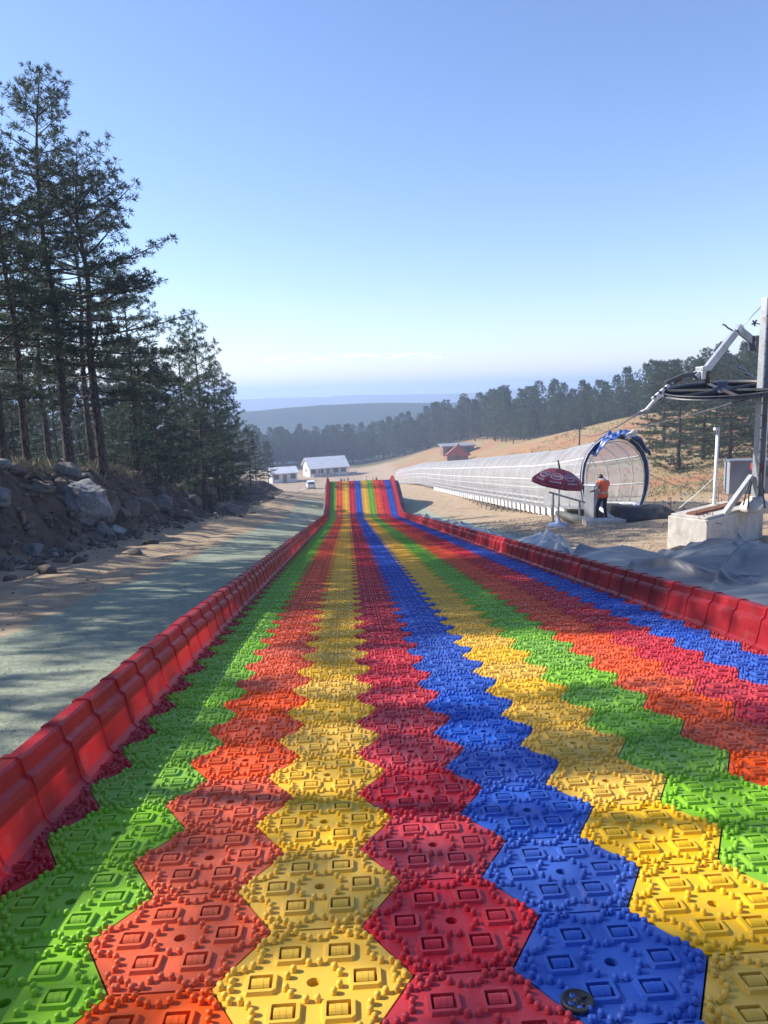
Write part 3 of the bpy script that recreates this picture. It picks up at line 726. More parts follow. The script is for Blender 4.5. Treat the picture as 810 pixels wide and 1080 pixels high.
for sgn in (-1, 1):
    seen = 0; xs_r = colx(-2.62) if sgn < 0 else colx(7.62); rest = []
    for k in range(nsegs):
        y = Y0 + k * SEG
        if seen < 50 and depth_in(xs_r, y + .2, float(zslide(y)) + .15):
            o = rail_mesh(sgn, y, 1).build('rail_segment', M['rail'], slide); seen += 1
        else: rest.append(y)
    mb = MB()
    for y in rest: m2 = rail_mesh(sgn, y, 1); mb.add(m2.v, m2.f)
    o = mb.build('rail_segment', M['rail'], slide); o['kind'] = 'stuff'; o['label'] = 'red rail segments farther along the slide'
# hump bed under the far end of the slide (earth ramp that carries it)
mbm = MB(); Pg = []
for y in np.arange(46.5, 73, .5):
    zt = float(zslide(y)) - .07; zl = G(-2.6, y) - .3; 
    hgt = max(.05, zt - zl); Pg.append([(-1.72 - .10 * hgt, y, zl), (-1.66, y, zt), (3.84, y, zt), (3.9 + .10 * hgt, y, zl)])
mbm.grid([p[::-1] for p in Pg], 0, False)
rampo = mbm.build('earth_ramp', M['greyrock']); tag(rampo, 'earth ramp that lifts the far end of the slide', 'earth bank', None, 'structure')
# black plug on the blue tile nearest the camera
d = 2.1
for k in range(25): p = at(609, 1060, d); d += (p.z - float(zslide(p.y))) / .8
zz_ = float(zslide(p.y))
pl = MB().lathe([(.052, .0), (.052, .012), (.044, .016), (.040, .010), (.014, .009), (.012, .016), (.0, .017)], 20)
for k in range(4): pl.lathe([(.006, 0), (.006, .006), (.0, .007)], 6, Matrix.Translation((.027 * math.cos(k * 1.57 + .4), .027 * math.sin(k * 1.57 + .4), .010)))
po = pl.build('fixing_plug', M['black'], slide); po.scale = (.88, .88, .88); po.location = Vector((p.x, p.y, zz_ + .006)) - SL0; po.rotation_euler = (slope(p.y), 0, 0)
# ------------------------------------------------------------------ covered conveyor tunnel
tA = at(647.5, 533, 27.2); TX, TY = tA.x, tA.y; TEND = 134.0
def tz(y): return np.interp(y, [TY - 4, TY, TY + 6, 60, 90, 135], [tA.z, tA.z, G(TX - 1, TY + 6) + .42, G(TX - 1, 60) + .45, G(TX - 1, 90) + .4, G(TX - 1, 135) + .3])
HP = [(.98, 0), (1.08, .35), (1.145, .75), (1.15, 1.1), (1.10, 1.5), (.96, 1.85), (.74, 2.14), (.45, 2.36), (.16, 2.45)]
PROF = [(-u, h) for u, h in HP] + [(u, h) for u, h in HP[::-1]]
tun = empty('covered_conveyor', 'long clear arched tunnel over a conveyor, running downhill beside the slide', 'tunnel', (TX, TY, tA.z))
T0 = Vector((TX, TY, tA.z))
def tp3(u, h, y): return Vector((u, y - TY, h + float(tz(y)) - tA.z))
ribm = MB(); ribm.tube([(u, 0, h) for u, h in PROF], .021, 6); ribme = ribm.build('arch_rib', M['whitepaint'], me=True)
yr = np.linspace(TY + 1.2, TEND, 80)
for y in yr:
    o = link('arch_rib', ribme, None, tun); o.location = tp3(0, 0, y)
cov = MB(); ycv = np.concatenate((np.arange(TY + .1, TEND, .62), [TEND]))
cov.grid([[tp3(u * 1.022, h * 1.01 + .01, y) for u, h in PROF] for y in ycv]); cov.build('clear_cover', M['cover'], tun)
for u, h in ((-1.15, .80), (1.15, .80), (-1.0, 1.80), (1.0, 1.80), (0, 2.43), (-1.17, 1.2)):
    b = MB(); b.tube([tp3(u, h, y) for y in np.arange(TY, TEND, 4)], .022, 5); b.build('lengthwise_bar', M['whitepaint'], tun)
for sgn in (-1, 1):
    b = MB(); yy = np.arange(TY, TEND, 3.0)
    for a_, b_ in zip(yy[:-1], yy[1:]): b.beam(tp3(sgn * 1.0, -.05, a_), tp3(sgn * 1.0, -.05, b_), .08, .11)
    b.build('base_beam', M['steel'], tun)
    skm = MB().box((0, 0, 0), (.02, .62, .30)).build('skirt_panel', M['whitepaint'], me=True)
    for k, y in enumerate(np.arange(TY + 3.0, 74, .96)):
        o = link('skirt_panel', skm, None, tun); o.location = tp3(sgn * 1.045, -.25, y)
    for y in np.arange(TY + 2.6, 84, 1.56):
        zt = float(tz(y)); zg = G(TX + sgn, y); 
        if zt - .05 - zg > .05:
            b = MB().box((sgn * 1.0, y - TY, (zt - .1 + zg - .1) / 2 - tA.z), (.08, .08, zt - zg)); b.build('support_post', M['steel'], tun)
# entrance arch with dark blue padding and pale edge tapes
b = MB(); b.tube([tp3(u * 1.05, h * 1.03, TY) for u, h in [(-.99, -.25)] + PROF + [(.99, -.25)]], .085, 8); ea = b.build('entrance_arch', M['navy'], tun)
for s_ in (.93, 1.085):
    b = MB(); b.tube([tp3(u * s_, h * (1 + (s_ - 1) * .6), TY - .085) for u, h in [(-.99, -.2)] + PROF + [(.99, -.2)]], .018, 5); b.build('edge_tape', M['white'], ea)
# belt running out in front
b = MB(); yb = np.arange(TY - 2.0, TEND, 3.0)
b.grid([[tp3(u, (.06 if y > TY else .06 - .10 * (TY - y)), y) for u in (.55, -.55)] for y in yb]); b.build('belt', M['black'], tun)
for u in (-.72, .72):
    b = MB(); yy = [TY - 2.2] + list(np.arange(TY, TEND, 4))
    for a_, b_ in zip(yy[:-1], yy[1:]): b.beam(tp3(u, .07 - .1 * max(0, TY - a_), a_), tp3(u, .07 - .1 * max(0, TY - b_), b_), .10, .08)
    b.build('belt_edge', M['whitepaint'], tun)
b = MB()
for k in range(4):
    y = TY - .5 - k * .1; b.box(tp3(-1.02, .2 + .0, TY + 1.4 + k * 1.3), (.03, 1.2, .5))
b.build('side_kickplate', M['greypaint'], tun)
# black rubber ramp in front of the entrance
rp = at(680, 551, 25.4); gz = G(rp.x, rp.y)
Pg = []
for i in range(9):
    f = i / 8; row = []
    for j in range(13):
        g = j / 12; x = rp.x - .95 + 2.1 * g; y = rp.y - .5 + 1.9 * f
        h = .46 * (math.sin(math.pi * min(1, .18 + f)) ** .5) * (1 - max(0, g - .72) * 2.2) + .03 * math.sin(g * 9 + f * 4)
        row.append((x - rp.x, y - rp.y, max(.01, h * (.35 if i == 0 else 1))))
    Pg.append(row)
b = MB(); b.grid([r_ for r_ in Pg])
for r_ in (Pg[0], Pg[-1]):
    b.grid([[(x, y, -.15) for x, y, z in r_], r_] if r_ is Pg[0] else [r_, [(x, y, -.15) for x, y, z in r_]])
for jj in (0, 12):
    c_ = [r_[jj] for r_ in Pg]; b.grid([c_, [(x, y, -.15) for x, y, z in c_]] if jj == 0 else [[(x, y, -.15) for x, y, z in c_], c_])
o = b.build('rubber_ramp', M['black'], None, 0, (rp.x, rp.y, gz)); tag(o, 'low black rubber ramp heaped at the mouth of the clear tunnel', 'ramp')
# blue tarp bundled over the arch, white rag on it
def drape(name, mat, c, L_, W_, amp, seed, label, cat, yaw=0, th=.02):
    n, m = 36, 26; Pg = []
    for i in range(n):
        row = []
        for j in range(m):
            u = (i / (n - 1) - .5) * L_; v = (j / (m - 1) - .5) * W_; ux = u / 1.15
            edge = .16 * (vn([u * 3], [v * 3], seed)[0] - .5)
            h = 2.56 * max(0, (1 - min(1, abs(ux) * .93) ** 2.6)) ** .5 if abs(ux) < 1.07 else .6
            arch = np.interp(abs(u), [0, .16, .45, .74, .96, 1.10, 1.2], [2.56, 2.55, 2.46, 2.24, 1.95, 1.6, 1.25])
            d_ = fbm(u * 2.6 + v, v * 5.5, seed, 3)
            row.append((u + .05 * d_, v + edge, arch + .07 + amp * abs(d_) - (.10 * abs(v) / W_)))
        Pg.append(row)
    mb = MB(); mb.grid([r_[::-1] for r_ in Pg]); o = mb.build(name, mat, None, 0, c)
    s_ = o.modifiers.new('thick', 'SOLIDIFY'); s_.thickness = th; return tag(o, label, cat)
drape('blue_tarp', M['bluetarp'], (TX + .18, TY + .05, tA.z - .06), 2.0, .95, .42, 5, 'crumpled blue tarpaulin bundled over the top of the tunnel entrance arch', 'tarp')
rb = MB(); Pg = []
for i in range(8):
    Pg.append([(.26 * (j / 7 - .5) + .05 * math.sin(i), .03 * math.sin(j * 1.3 + i), -.42 * i / 7 + .05 * math.cos(j * 2 + i)) for j in range(8)])
rb.grid(Pg); o = rb.build('white_rag', M['white'], None, 0, (TX + .52, TY - .48, tA.z + 2.76)); o.rotation_euler = (.5, .5, .3)
s_ = o.modifiers.new('t', 'SOLIDIFY'); s_.thickness = .02; tag(o, 'scrap of white cloth lying on the blue tarpaulin', 'cloth')

# grey control cabinet
cp = at(626, 545, 27.1); gz = G(cp.x, cp.y)
cab = empty('control_cabinet', 'grey steel control cabinet standing beside the man in orange', 'cabinet', (cp.x, cp.y, gz), R(38))
MB().box((0, 0, .66), (.62, .42, 1.22)).build('body', M['greypaint'], cab, .012)
MB().box((0, 0, 1.285), (.66, .46, .03)).build('top_plate', M['whitepaint'], cab)
dr = MB().box((.315, 0, .68), (.014, .36, 1.1)).build('door', M['darksteel'], cab); MB().box((.33, .13, .7), (.03, .02, .12)).build('handle', M['steel'], dr)
MB().box((0, 0, .02), (.56, .36, .1)).build('plinth', M['darksteel'], cab)
# slab the man stands by
cp = at(640, 550.5, 25.0); o = MB().box((0, 0, .06), (1.35, .5, .20)).build('concrete_step', M['concrete'], None, .015, (cp.x - .1, cp.y, G(cp.x, cp.y))); o.rotation_euler = (0, 0, -.06)
tag(o, 'low pale concrete step on the ground behind the man in orange', 'step')
# tipped sack, small rail
cp = at(603, 538, 26.0); gz = G(cp.x, cp.y); Pg = []
for i in range(13):
    f = i / 12; r_ = .20 * math.sin(math.pi * min(.97, .06 + f * .93)) ** .6; Pg.append([(-.62 + 1.25 * f, r_ * math.cos(a) * 1.1, .2 + .16 * (1 - f) + r_ * math.sin(a) * .85 + .03 * math.sin(5 * f + a * 2)) for a in [2 * math.pi * j / 14 for j in range(14)]])
b = MB(); b.grid(Pg, closed=True); b.add(Pg[0], [tuple(range(14))[::-1]]); b.add(Pg[-1], [tuple(range(14))])
o = b.build('sack', simple('pale sack cloth', (.48, .46, .36), .8, 0, .15, 6, .3, 20), None, 0, (cp.x, cp.y, gz - .05)); o.rotation_euler = (0, .12, -.5)
tag(o, 'pale filled sack lying beside the tunnel entrance', 'sack')
ra, rb_ = at(579, 519, 26.6), at(617, 530, 26.6); hr = empty('handrail', 'sloping grey rail on two short posts beside the parasol', 'handrail', (ra.x, ra.y, G(ra.x, ra.y)))
o0 = hr.location; MB().beam(ra - o0, rb_ - o0, .07, .07).build('bar', M['steel'], hr)
for p_ in (ra.lerp(rb_, .12), ra.lerp(rb_, .85)): MB().beam((p_.x - o0.x, p_.y - o0.y, G(p_.x, p_.y) - o0.z - .1), p_ - o0, .06, .06).build('post', M['steel'], hr)

# maroon parasol with white oval emblems, tilted beside the tunnel
pb = at(589, 542, 25.4); gz = G(pb.x, pb.y)
par = empty('parasol', 'maroon parasol with white oval emblems tilted against the side of the tunnel', 'parasol', (pb.x, pb.y, gz))
cc = at(588, 507.5, 25.4) - par.location
MT = Matrix.Translation(cc) @ Matrix.Rotation(R(9), 4, 'Y') @ Matrix.Rotation(R(5), 4, 'X')
def can(a, t):
    r_ = .90 * t; k = math.cos(math.pi / 8) / math.cos((a % (math.pi / 4)) - math.pi / 8); sag = 1 - .06 * math.sin(t * math.pi)
    return MT @ Vector((r_ * k * math.cos(a), r_ * k * math.sin(a), .42 * (1 - t ** 2.3) - (.10 if t > 1.0 else 0) + (0 if t <= 1 else -.0)))
b = MB(); b.grid([[can(2 * math.pi * j / 48, t) for j in range(48)] for t in (.02, .2, .4, .6, .8, 1.0)], closed=True)
Pv = [can(2 * math.pi * j / 48, 1.0) for j in range(48)]; b.grid([Pv, [p_ + Vector((0, 0, -.13)) for p_ in Pv]], closed=True)
cn_ = b.build('canopy', M['maroon'], par); s_ = cn_.modifiers.new('t', 'SOLIDIFY'); s_.thickness = .008
for k in range(8):
    a0 = 2 * math.pi * (k + .5) / 8; b = MB()
    for ra_, rb2 in ((.11, .085),):
        Pg = [[can(a0 + .36 * s2 * math.cos(q), .68 + .15 * s2 * math.sin(q)) + Vector((-.0, -.012, .012)) for q in [2 * math.pi * j / 28 for j in range(28)]] for s2 in (1.0, .84)]
        b.grid(Pg, closed=True)
    for j in range(5):    # short letter-like strokes inside the ring
        q = a0 + (j - 2) * .10; A_ = can(q - .03, .64) ; 
        b.add([can(q - .028, .635) + Vector((0, -.012, .012)), can(q + .028, .635) + Vector((0, -.012, .012)), can(q + .028, .725) + Vector((0, -.012, .012)), can(q - .028, .725) + Vector((0, -.012, .012))], [(0, 1, 2, 3)])
    for j in range(7):
        q = a0 + (j - 3) * .075; b.add([can(q - .02, .90) + Vector((0, -.012, .012)), can(q + .02, .90) + Vector((0, -.012, .012)), can(q + .02, .945) + Vector((0, -.012, .012)), can(q - .02, .945) + Vector((0, -.012, .012))], [(0, 1, 2, 3)])
    b.build('emblem', M['emblem'], cn_)
MB().tube([MT @ Vector((0, 0, .42)), MT @ Vector((-.12, 0, .72))], .03, 6).build('finial', M['darksteel'], par)
MB().tube([(0, 0, .1), MT @ Vector((0, 0, .4))], .024, 8).build('pole', M['steel'], par)
b = MB(); b.lathe([(.34, 0), (.36, .03), (.34, .10), (.10, .14), (.05, .3), (.03, .32)], 20); b.build('base', simple('pale blue base', (.30, .38, .55), .5), par)
for k in range(8):
    a = 2 * math.pi * k / 8; MB().tube([MT @ Vector((0, 0, .40)), can(a, .99) + Vector((0, 0, -.012))], .009, 4).build('rib', M['steel'], par)

# ------------------------------------------------------------------ people
def body_mesh(J, E, Rr, lev=2):
    me = bpy.data.meshes.new('body'); names_ = list(J); me.from_pydata([J[k] for k in names_], [(names_.index(a), names_.index(b)) for a, b in E], [])
    o = bpy.data.objects.new('tmp', me); COL.objects.link(o)
    sk = o.modifiers.new('s', 'SKIN'); sk.use_smooth_shade = True
    for k, v in zip(names_, me.skin_vertices[0].data): r_ = Rr[k]; v.radius = r_ if isinstance(r_, tuple) else (r_, r_)
    me.skin_vertices[0].data[names_.index('pelvis')].use_root = True
    ss = o.modifiers.new('d', 'SUBSURF'); ss.levels = lev; ss.render_levels = lev
    dg = bpy.context.evaluated_depsgraph_get(); m2 = bpy.data.meshes.new_from_object(o.evaluated_get(dg))
    bpy.data.objects.remove(o); m2.name = 'person'
    return m2
def skeleton(pose):
    J = dict(pelvis=(0, 0, .95), spine=(0, .0, 1.10), chest=(0, .01, 1.28), neckb=(0, .015, 1.44), neck=(0, .05, 1.50), skull=(0, .085, 1.585), crown=(0, .09, 1.68),
             nose=(0, .185, 1.585), shl=(-.18, .0, 1.40), shr=(.18, .0, 1.40), hipl=(-.095, 0, .90), hipr=(.095, 0, .90))
    J.update(pose)
    E = [('pelvis', 'spine'), ('spine', 'chest'), ('chest', 'neckb'), ('neckb', 'neck'), ('neck', 'skull'), ('skull', 'crown'), ('skull', 'nose')]
    Rr = dict(pelvis=(.15, .115), spine=(.145, .10), chest=(.165, .11), neckb=.075, neck=.056, skull=(.075, .088), crown=(.060, .072), nose=.020, shl=.068, shr=.068, hipl=.095, hipr=.095,
              ell=.048, elr=.048, wrl=.031, wrr=.031, knl=.062, knr=.062, anl=.044, anr=.044, tol=.042, tor=.042, hel=.044, her=.044)
    for s_ in 'lr':
        E += [('chest', 'sh' + s_), ('sh' + s_, 'el' + s_), ('el' + s_, 'wr' + s_), ('pelvis', 'hip' + s_), ('hip' + s_, 'kn' + s_), ('kn' + s_, 'an' + s_), ('an' + s_, 'to' + s_)]
        W = Vector(J['wr' + s_]); d = (W - Vector(J['el' + s_])).normalized(); sd = d.cross(Vector((0, 0, 1))).normalized()
        if sd.length < .1: sd = Vector((1, 0, 0))
        ps = 1 if s_ == 'l' else -1
        J['pa' + s_] = tuple(W + d * .065); E.append(('wr' + s_, 'pa' + s_)); Rr['pa' + s_] = (.034, .020)
        nrm = sd.cross(d)
        for q, (off_, ln_) in enumerate(((-.030, .070), (-.010, .080), (.010, .074), (.029, .058))):
            a = W + d * .095 + sd * off_; k1 = 'f%d%s' % (q, s_); k2 = 'g%d%s' % (q, s_)
            J[k1] = tuple(a); J[k2] = tuple(a + d * ln_ * .8 - nrm * ln_ * .45); E += [('pa' + s_, k1), (k1, k2)]; Rr[k1] = .0095; Rr[k2] = .0075
        J['th' + s_] = tuple(W + d * .05 + sd * .045 * ps - nrm * .015); J['ti' + s_] = tuple(W + d * .085 + sd * .058 * ps - nrm * .02); E += [('pa' + s_, 'th' + s_), ('th' + s_, 'ti' + s_)]; Rr['th' + s_] = .011; Rr['ti' + s_] = .009
    return J, E, Rr
def paint(me, zt=.90, wrist=None):
    "material slots: 0 skin 1 top 2 trousers 3 shoes"
    for pf in me.polygons:
        c = pf.center
        if c.z < .115: k = 3
        elif c.z < zt and abs(c.x) < .36 and c.y < .17: k = 2
        elif c.z > 1.475 and abs(c.x) < .13: k = 0
        else: k = 1
        if wrist and min((c - Vector(q)).length for q in wrist) < .135 and c.y > .12: k = 0
        pf.material_index = k; pf.use_smooth = True
# man in the orange vest: seen from behind, head bowed, forearms forward over the cabinet
pose = dict(neckb=(0, .03, 1.43), neck=(-.005, .075, 1.485), skull=(-.015, .135, 1.56), crown=(-.02, .155, 1.655), nose=(-.02, .228, 1.525),
            ell=(-.27, .05, 1.13), wrl=(-.22, .29, 1.07), elr=(.25, .06, 1.12), wrr=(.10, .30, 1.10),
            knl=(-.19, .06, .50), anl=(-.27, -.02, .085), tol=(-.30, .13, .045), knr=(.13, .05, .50), anr=(.17, -.02, .085), tor=(.20, .13, .045))
J, E, Rr = skeleton(pose); pme = body_mesh(J, E, Rr); paint(pme, .93, (J['pal'], J['par']))
pp = at(635.5, 547, 25.75); gz = G(pp.x, pp.y)
man = empty('person', 'man in an orange safety vest and black trousers standing with his back turned, head bowed', 'person', (pp.x, pp.y, gz + .0), R(24))
bo = link('body', pme, [M['skin'], M['hoodie'], M['trousers'], M['shoe']], man)
def shell(name, sel, push, mats, parent, mf=None):
    vs_, fs_, ms_ = {}, [], []
    for pf in pme.polygons:
        if not sel(pf.center): continue
        f = []
        for vi in pf.vertices:
            if vi not in vs_: vs_[vi] = len(vs_)
            f.append(vs_[vi])
        fs_.append(f); ms_.append(mf(pf.center) if mf else 0)
    V_ = [None] * len(vs_)
    for vi, k in vs_.items(): v = pme.vertices[vi]; V_[k] = v.co + v.normal * push
    mb = MB()
    mb.v = [tuple(v) for v in V_]; mb.f = fs_; mb.m = ms_; mb.s = [True] * len(fs_)
    o = mb.build(name, mats, parent); s_ = o.modifiers.new('t', 'SOLIDIFY'); s_.thickness = .012; s_.offset = 1; return o
shell('safety_vest', lambda c: .86 < c.z < 1.47 and abs(c.x) < .235 - .0 * c.z and c.y < .16 and (c - Vector(J['ell'])).length > .16 and (c - Vector(J['elr'])).length > .16, .022, [M['vest'], M['reflective']], man, lambda c: 1 if 1.01 < c.z < 1.07 else 0)
hcen = Vector((-.016, .125, 1.60))
shell('hair', lambda c: c.z > 1.545 and abs(c.x) < .12 and (c.y < .155 or c.z > 1.655), .008, [M['hair']], man)
shell('hood', lambda c: 1.435 < c.z < 1.515 and abs(c.x) < .14 and c.y < .12, .03, [M['hoodie']], man)
# small far figures beyond the end of the slide
pose = dict(ell=(-.25, -.02, 1.13), wrl=(-.25, .10, .90), elr=(.25, -.02, 1.13), wrr=(.25, .10, .90), knl=(-.11, .03, .50), anl=(-.12, -.02, .085), tol=(-.14, .13, .045), knr=(.11, .03, .50), anr=(.12, -.02, .085), tor=(.14, .13, .045))
J2, E2, R2 = skeleton(pose); pme2 = body_mesh(J2, E2, R2, 1); paint(pme2, .92, (J2['pal'], J2['par']))
hv = [simple('far clothing %d' % i, c, .8, 0, .1, 5) for i, c in enumerate([(.03, .03, .04), (.05, .05, .06), (.06, .04, .03), (.50, .04, .04), (.62, .62, .62), (.55, .16, .20), (.05, .06, .10)])]
FPL = ['leftmost of the far figures standing past the crest, in dark clothes', 'second far figure from the left past the crest, in dark clothes', 'third far figure from the left past the crest, in brown', 'far figure in red past the crest, between the dark trio and the white one',
       'far figure in a white top past the crest of the slide', 'far figure in a pink top past the crest of the slide', 'rightmost of the far figures past the crest, in navy']
for k, (px, py) in enumerate(((360, 512), (363.2, 512), (367.2, 511), (373.5, 513.5), (386.5, 510), (393.5, 511.5), (397.2, 510.5))):
    d = 150.0
    for it in range(12):
        p = at(px, py, d); d += (p.z - G(p.x, p.y)) / .16
    p = at(px, py, d); e = empty('person', FPL[k], 'person', (p.x, p.y, G(p.x, p.y)), k * 1.1, 'people beyond the end of the slide')
    o = link('body', pme2, None, e)
    if not pme2.materials:
        for m_ in (M['skin'], M['hoodie'], M['trousers'], M['shoe']): pme2.materials.append(m_)
    for q, m_ in enumerate((M['skin'], hv[k], M['trousers'], M['shoe'])): o.material_slots[q].link = 'OBJECT'; o.material_slots[q].material = m_
    hp = MB(); hp.lathe([(.0, 1.73), (.05, 1.722), (.09, 1.68), (.10, 1.62), (.088, 1.55)], 10, Matrix.Translation((0, .065, 0))); hp.build('hair', M['hair'], e)

# ------------------------------------------------------------------ drag lift station on its concrete block
bc = at(745, 578, 17.4); BA = R(36)
BM = Matrix.Translation(bc) @ Matrix.Rotation(BA, 4, 'Z')       # local origin: near corner; +x along the shaded face, +y along the sunlit face
gzb = G(bc.x, bc.y); topz = at(745, 548, 17.4).z
blk = empty('concrete_block', 'pale concrete foundation block under the lift mast, its front in shade', 'foundation', (bc.x, bc.y, gzb), BA)
hb_ = topz - gzb
rb2 = random.Random(3)
b = MB(); W_, D_ = 2.7, 1.0; b.box((W_ / 2, D_ / 2, hb_ / 2 - .2), (W_, D_, hb_ + .4)); bo_ = b.build('block', M['concrete'], blk, .025)
MB().box((W_ / 2, D_ / 2, hb_ + .028), (W_ - .1, D_ - .1, .05)).build('capping', M['concrete'], blk, .01)
b = MB().box((1.35, .5, hb_ + .075), (2.4, .24, .05)); b.build('base_plate', M['rust'], blk)
# reinforcing bars and scrap at the corner
for k in range(9):
    a = rb2.uniform(-.1, 1.0); b = MB(); s0 = Vector((.15 + .5 * a, .15 + .2 * rb2.random(), hb_ + .07)); pts_ = [s0]
    for q in range(3): pts_.append(pts_[-1] + Vector((rb2.uniform(-.18, .18), rb2.uniform(-.16, .05), rb2.uniform(-.06, .10) if q < 1 else -.12 * rb2.random())))
    b.tube(pts_, .009, 5); b.build('steel_rod', M['rust'], blk)

mt = at(797, 532, 18.2); mz = topz + .08
mast = empty('lift_mast', 'tall galvanised steel drag lift mast with elbow arm on the concrete block', 'mast', (mt.x, mt.y, mz), R(18))
MO = Vector((mt.x, mt.y, mz)); MR = Matrix.Rotation(R(-18), 3, 'Z')
def ml(px, py, d=18.2): return MR @ (at(px, py, d) - MO)
ztop = ml(806, 318).z
b = MB(); b.box((-.06, 0, ztop / 2), (.04, .17, ztop)); b.box((.15, 0, ztop / 2), (.04, .17, ztop)); b.box((.045, .04, ztop / 2), (.17, .025, ztop)); b.build('column', M['steel'], mast, .004)
btm = MB().lathe([(.022, 0), (.022, .02), (.0, .024)], 6, Matrix.Rotation(R(90), 4, 'X')).build('bolt', M['darksteel'], me=True)
for k in range(16): o = link('bolt', btm, None, mast); o.location = (-.06, -.085, .25 + k * .29)
b = MB(); b.lathe([(.36, -.06), (.36, .04), (.30, .16), (.18, .24), (.16, .30)], 20); b.build('foot_hub', M['concrete'], mast)
b = MB(); b.beam(ml(793, 502, 18.1), ml(762, 545, 17.9), .12, .12); b.build('brace', M['steel'], mast, .006)
# arm: column -> elbow -> tip
E1, E2_, E3 = ml(797, 362), ml(778.5, 347), ml(744, 391)
b = MB(); b.beam(E1, E2_ + (E2_ - E1).normalized() * .05, .13, .17); b.build('arm_upper', M['steel'], mast, .008)
b = MB(); b.beam(E2_ + (E2_ - E3).normalized() * .06, E3, .12, .17); b.build('arm_lower', M['steel'], mast, .008)
b = MB(); b.box(E2_, (.17, .18, .18), Matrix.Rotation(.7, 3, 'Y')); b.build('elbow_bracket', M['steel'], mast, .01)
b = MB(); b.box(E1, (.24, .24, .36)); b.build('arm_clamp', M['darksteel'], mast, .01)
b = MB(); b.tube([ml(776, 350), ml(768, 346), ml(765, 343), ml(762, 342)], .02, 5); b.build('whip', M['darksteel'], mast)
b = MB(); b.beam(ml(744, 388), ml(733, 398), .2, .14); b.box(ml(741, 389), (.22, .25, .1)); b.box(ml(738, 396), (.12, .3, .2)); b.build('pivot', M['steel'], mast, .008)
J1, J2_, J3 = ml(735, 394), ml(718, 397), ml(702, 404)
b = MB(); b.beam(J1, J2_, .10, .10); b.beam(J2_, J3, .10, .09); b.build('guide_arm', M['darksteel'], mast, .006)
b = MB(); b.beam(ml(719, 400), ml(699, 410.5), .05, .05); b.build('rust_bar', M['rust'], mast)
b = MB(); b.beam(ml(709, 403), ml(688, 421), .07, .07); b.beam(ml(699, 412), ml(682, 432), .06, .06); b.tube([ml(694, 421), ml(681, 432), ml(676, 434)], .02, 5); b.build('guide_rod', M['whitepaint'], mast)
for k in range(4):
    q = ml(709, 403).lerp(ml(688, 421), .12 + .25 * k); d_ = (ml(688, 421) - ml(709, 403)).normalized(); MB().beam(q - d_ * .03, q + d_ * .03, .078, .078).build('rod_band', M['darksteel'], mast)
b = MB(); b.tube([ml(747, 391), ml(746, 404)], .055, 8); b.build('wheel_shaft', M['rust'], mast)
# bullwheel
whc = ml(762, 411); WR = 1.42
WMx = Matrix.Translation(whc) @ Matrix.Rotation(R(18), 4, 'Z').inverted() @ Matrix.Rotation(R(-4.5), 4, 'Y') @ Matrix.Rotation(R(5.5), 4, 'X')
b = MB(); sec = [(WR, -.05), (WR + .03, -.05), (WR + .03, -.032), (WR - .02, -.02), (WR - .02, .02), (WR + .03, .032), (WR + .03, .05), (WR - .04, .05), (WR - .055, .0), (WR - .04, -.05), (WR, -.05)]
b.lathe(sec, 56, WMx); wh_ = b.build('bullwheel', M['darksteel'], mast)
for k in range(6):
    a = k * math.pi / 3 + .3; MB().beam(WMx @ Vector((.18 * math.cos(a), .18 * math.sin(a), 0)), WMx @ Vector(((WR - .05) * math.cos(a), (WR - .05) * math.sin(a), 0)), .045, .055).build('spoke', M['darksteel'], wh_)
b = MB(); b.lathe([(.22, -.20), (.22, .06), (.12, .08), (.12, .2)], 18, WMx); b.build('wheel_hub', M['darksteel'], wh_)
# chain with turnbuckle from arm to column
c0, c1 = ml(766, 370), ml(797, 398); b = MB()
for k in range(15):
    a = c0.lerp(c1, k / 15); e = c0.lerp(c1, (k + 1.25) / 15); sag = Vector((0, 0, -.10 * math.sin(math.pi * k / 15)))
    if k == 7: b.build('chain', M['steel'], mast); b = MB()
    if 7 <= k <= 10: continue
    d_ = (e - a); u_ = d_.orthogonal().normalized() if k % 2 else d_.cross(d_.orthogonal()).normalized(); ring = [a + sag + d_ * (.5 - .5 * math.cos(q)) + u_ * .032 * math.sin(q) for q in [2 * math.pi * j / 9 for j in range(10)]]
    b.tube(ring, .011, 4, cap=False)
b.build('chain', M['steel'], mast)
q0, q1 = c0.lerp(c1, .46) + Vector((0, 0, -.1)), c0.lerp(c1, .74) + Vector((0, 0, -.08)); b = MB()
for s_ in (-1, 1): b.tube([q0 + Vector((0, 0, .045 * s_)), q1 + Vector((0, 0, .045 * s_))], .014, 5)
b.tube([q0 - (q1 - q0) * .08, q0 + (q1 - q0) * .2], .022, 6); b.tube([q1 - (q1 - q0) * .2, q1 + (q1 - q0) * .08], .022, 6); b.build('turnbuckle', M['steel'], mast)
b = MB(); b.tube([ml(782, 345), ml(803, 323)], .012, 5); b.build('stay_wire', M['steel'], mast)
# small anemometer-like fitting near the top
b = MB(); b.tube([ml(808, 342.5), ml(796, 341)], .014, 5)
for q in ((794, 338), (798, 337.5), (796, 344), (793, 342)): b.tube([ml(796, 341), ml(*q)], .022, 5)
b.build('cable_clips', M['darksteel'], mast)
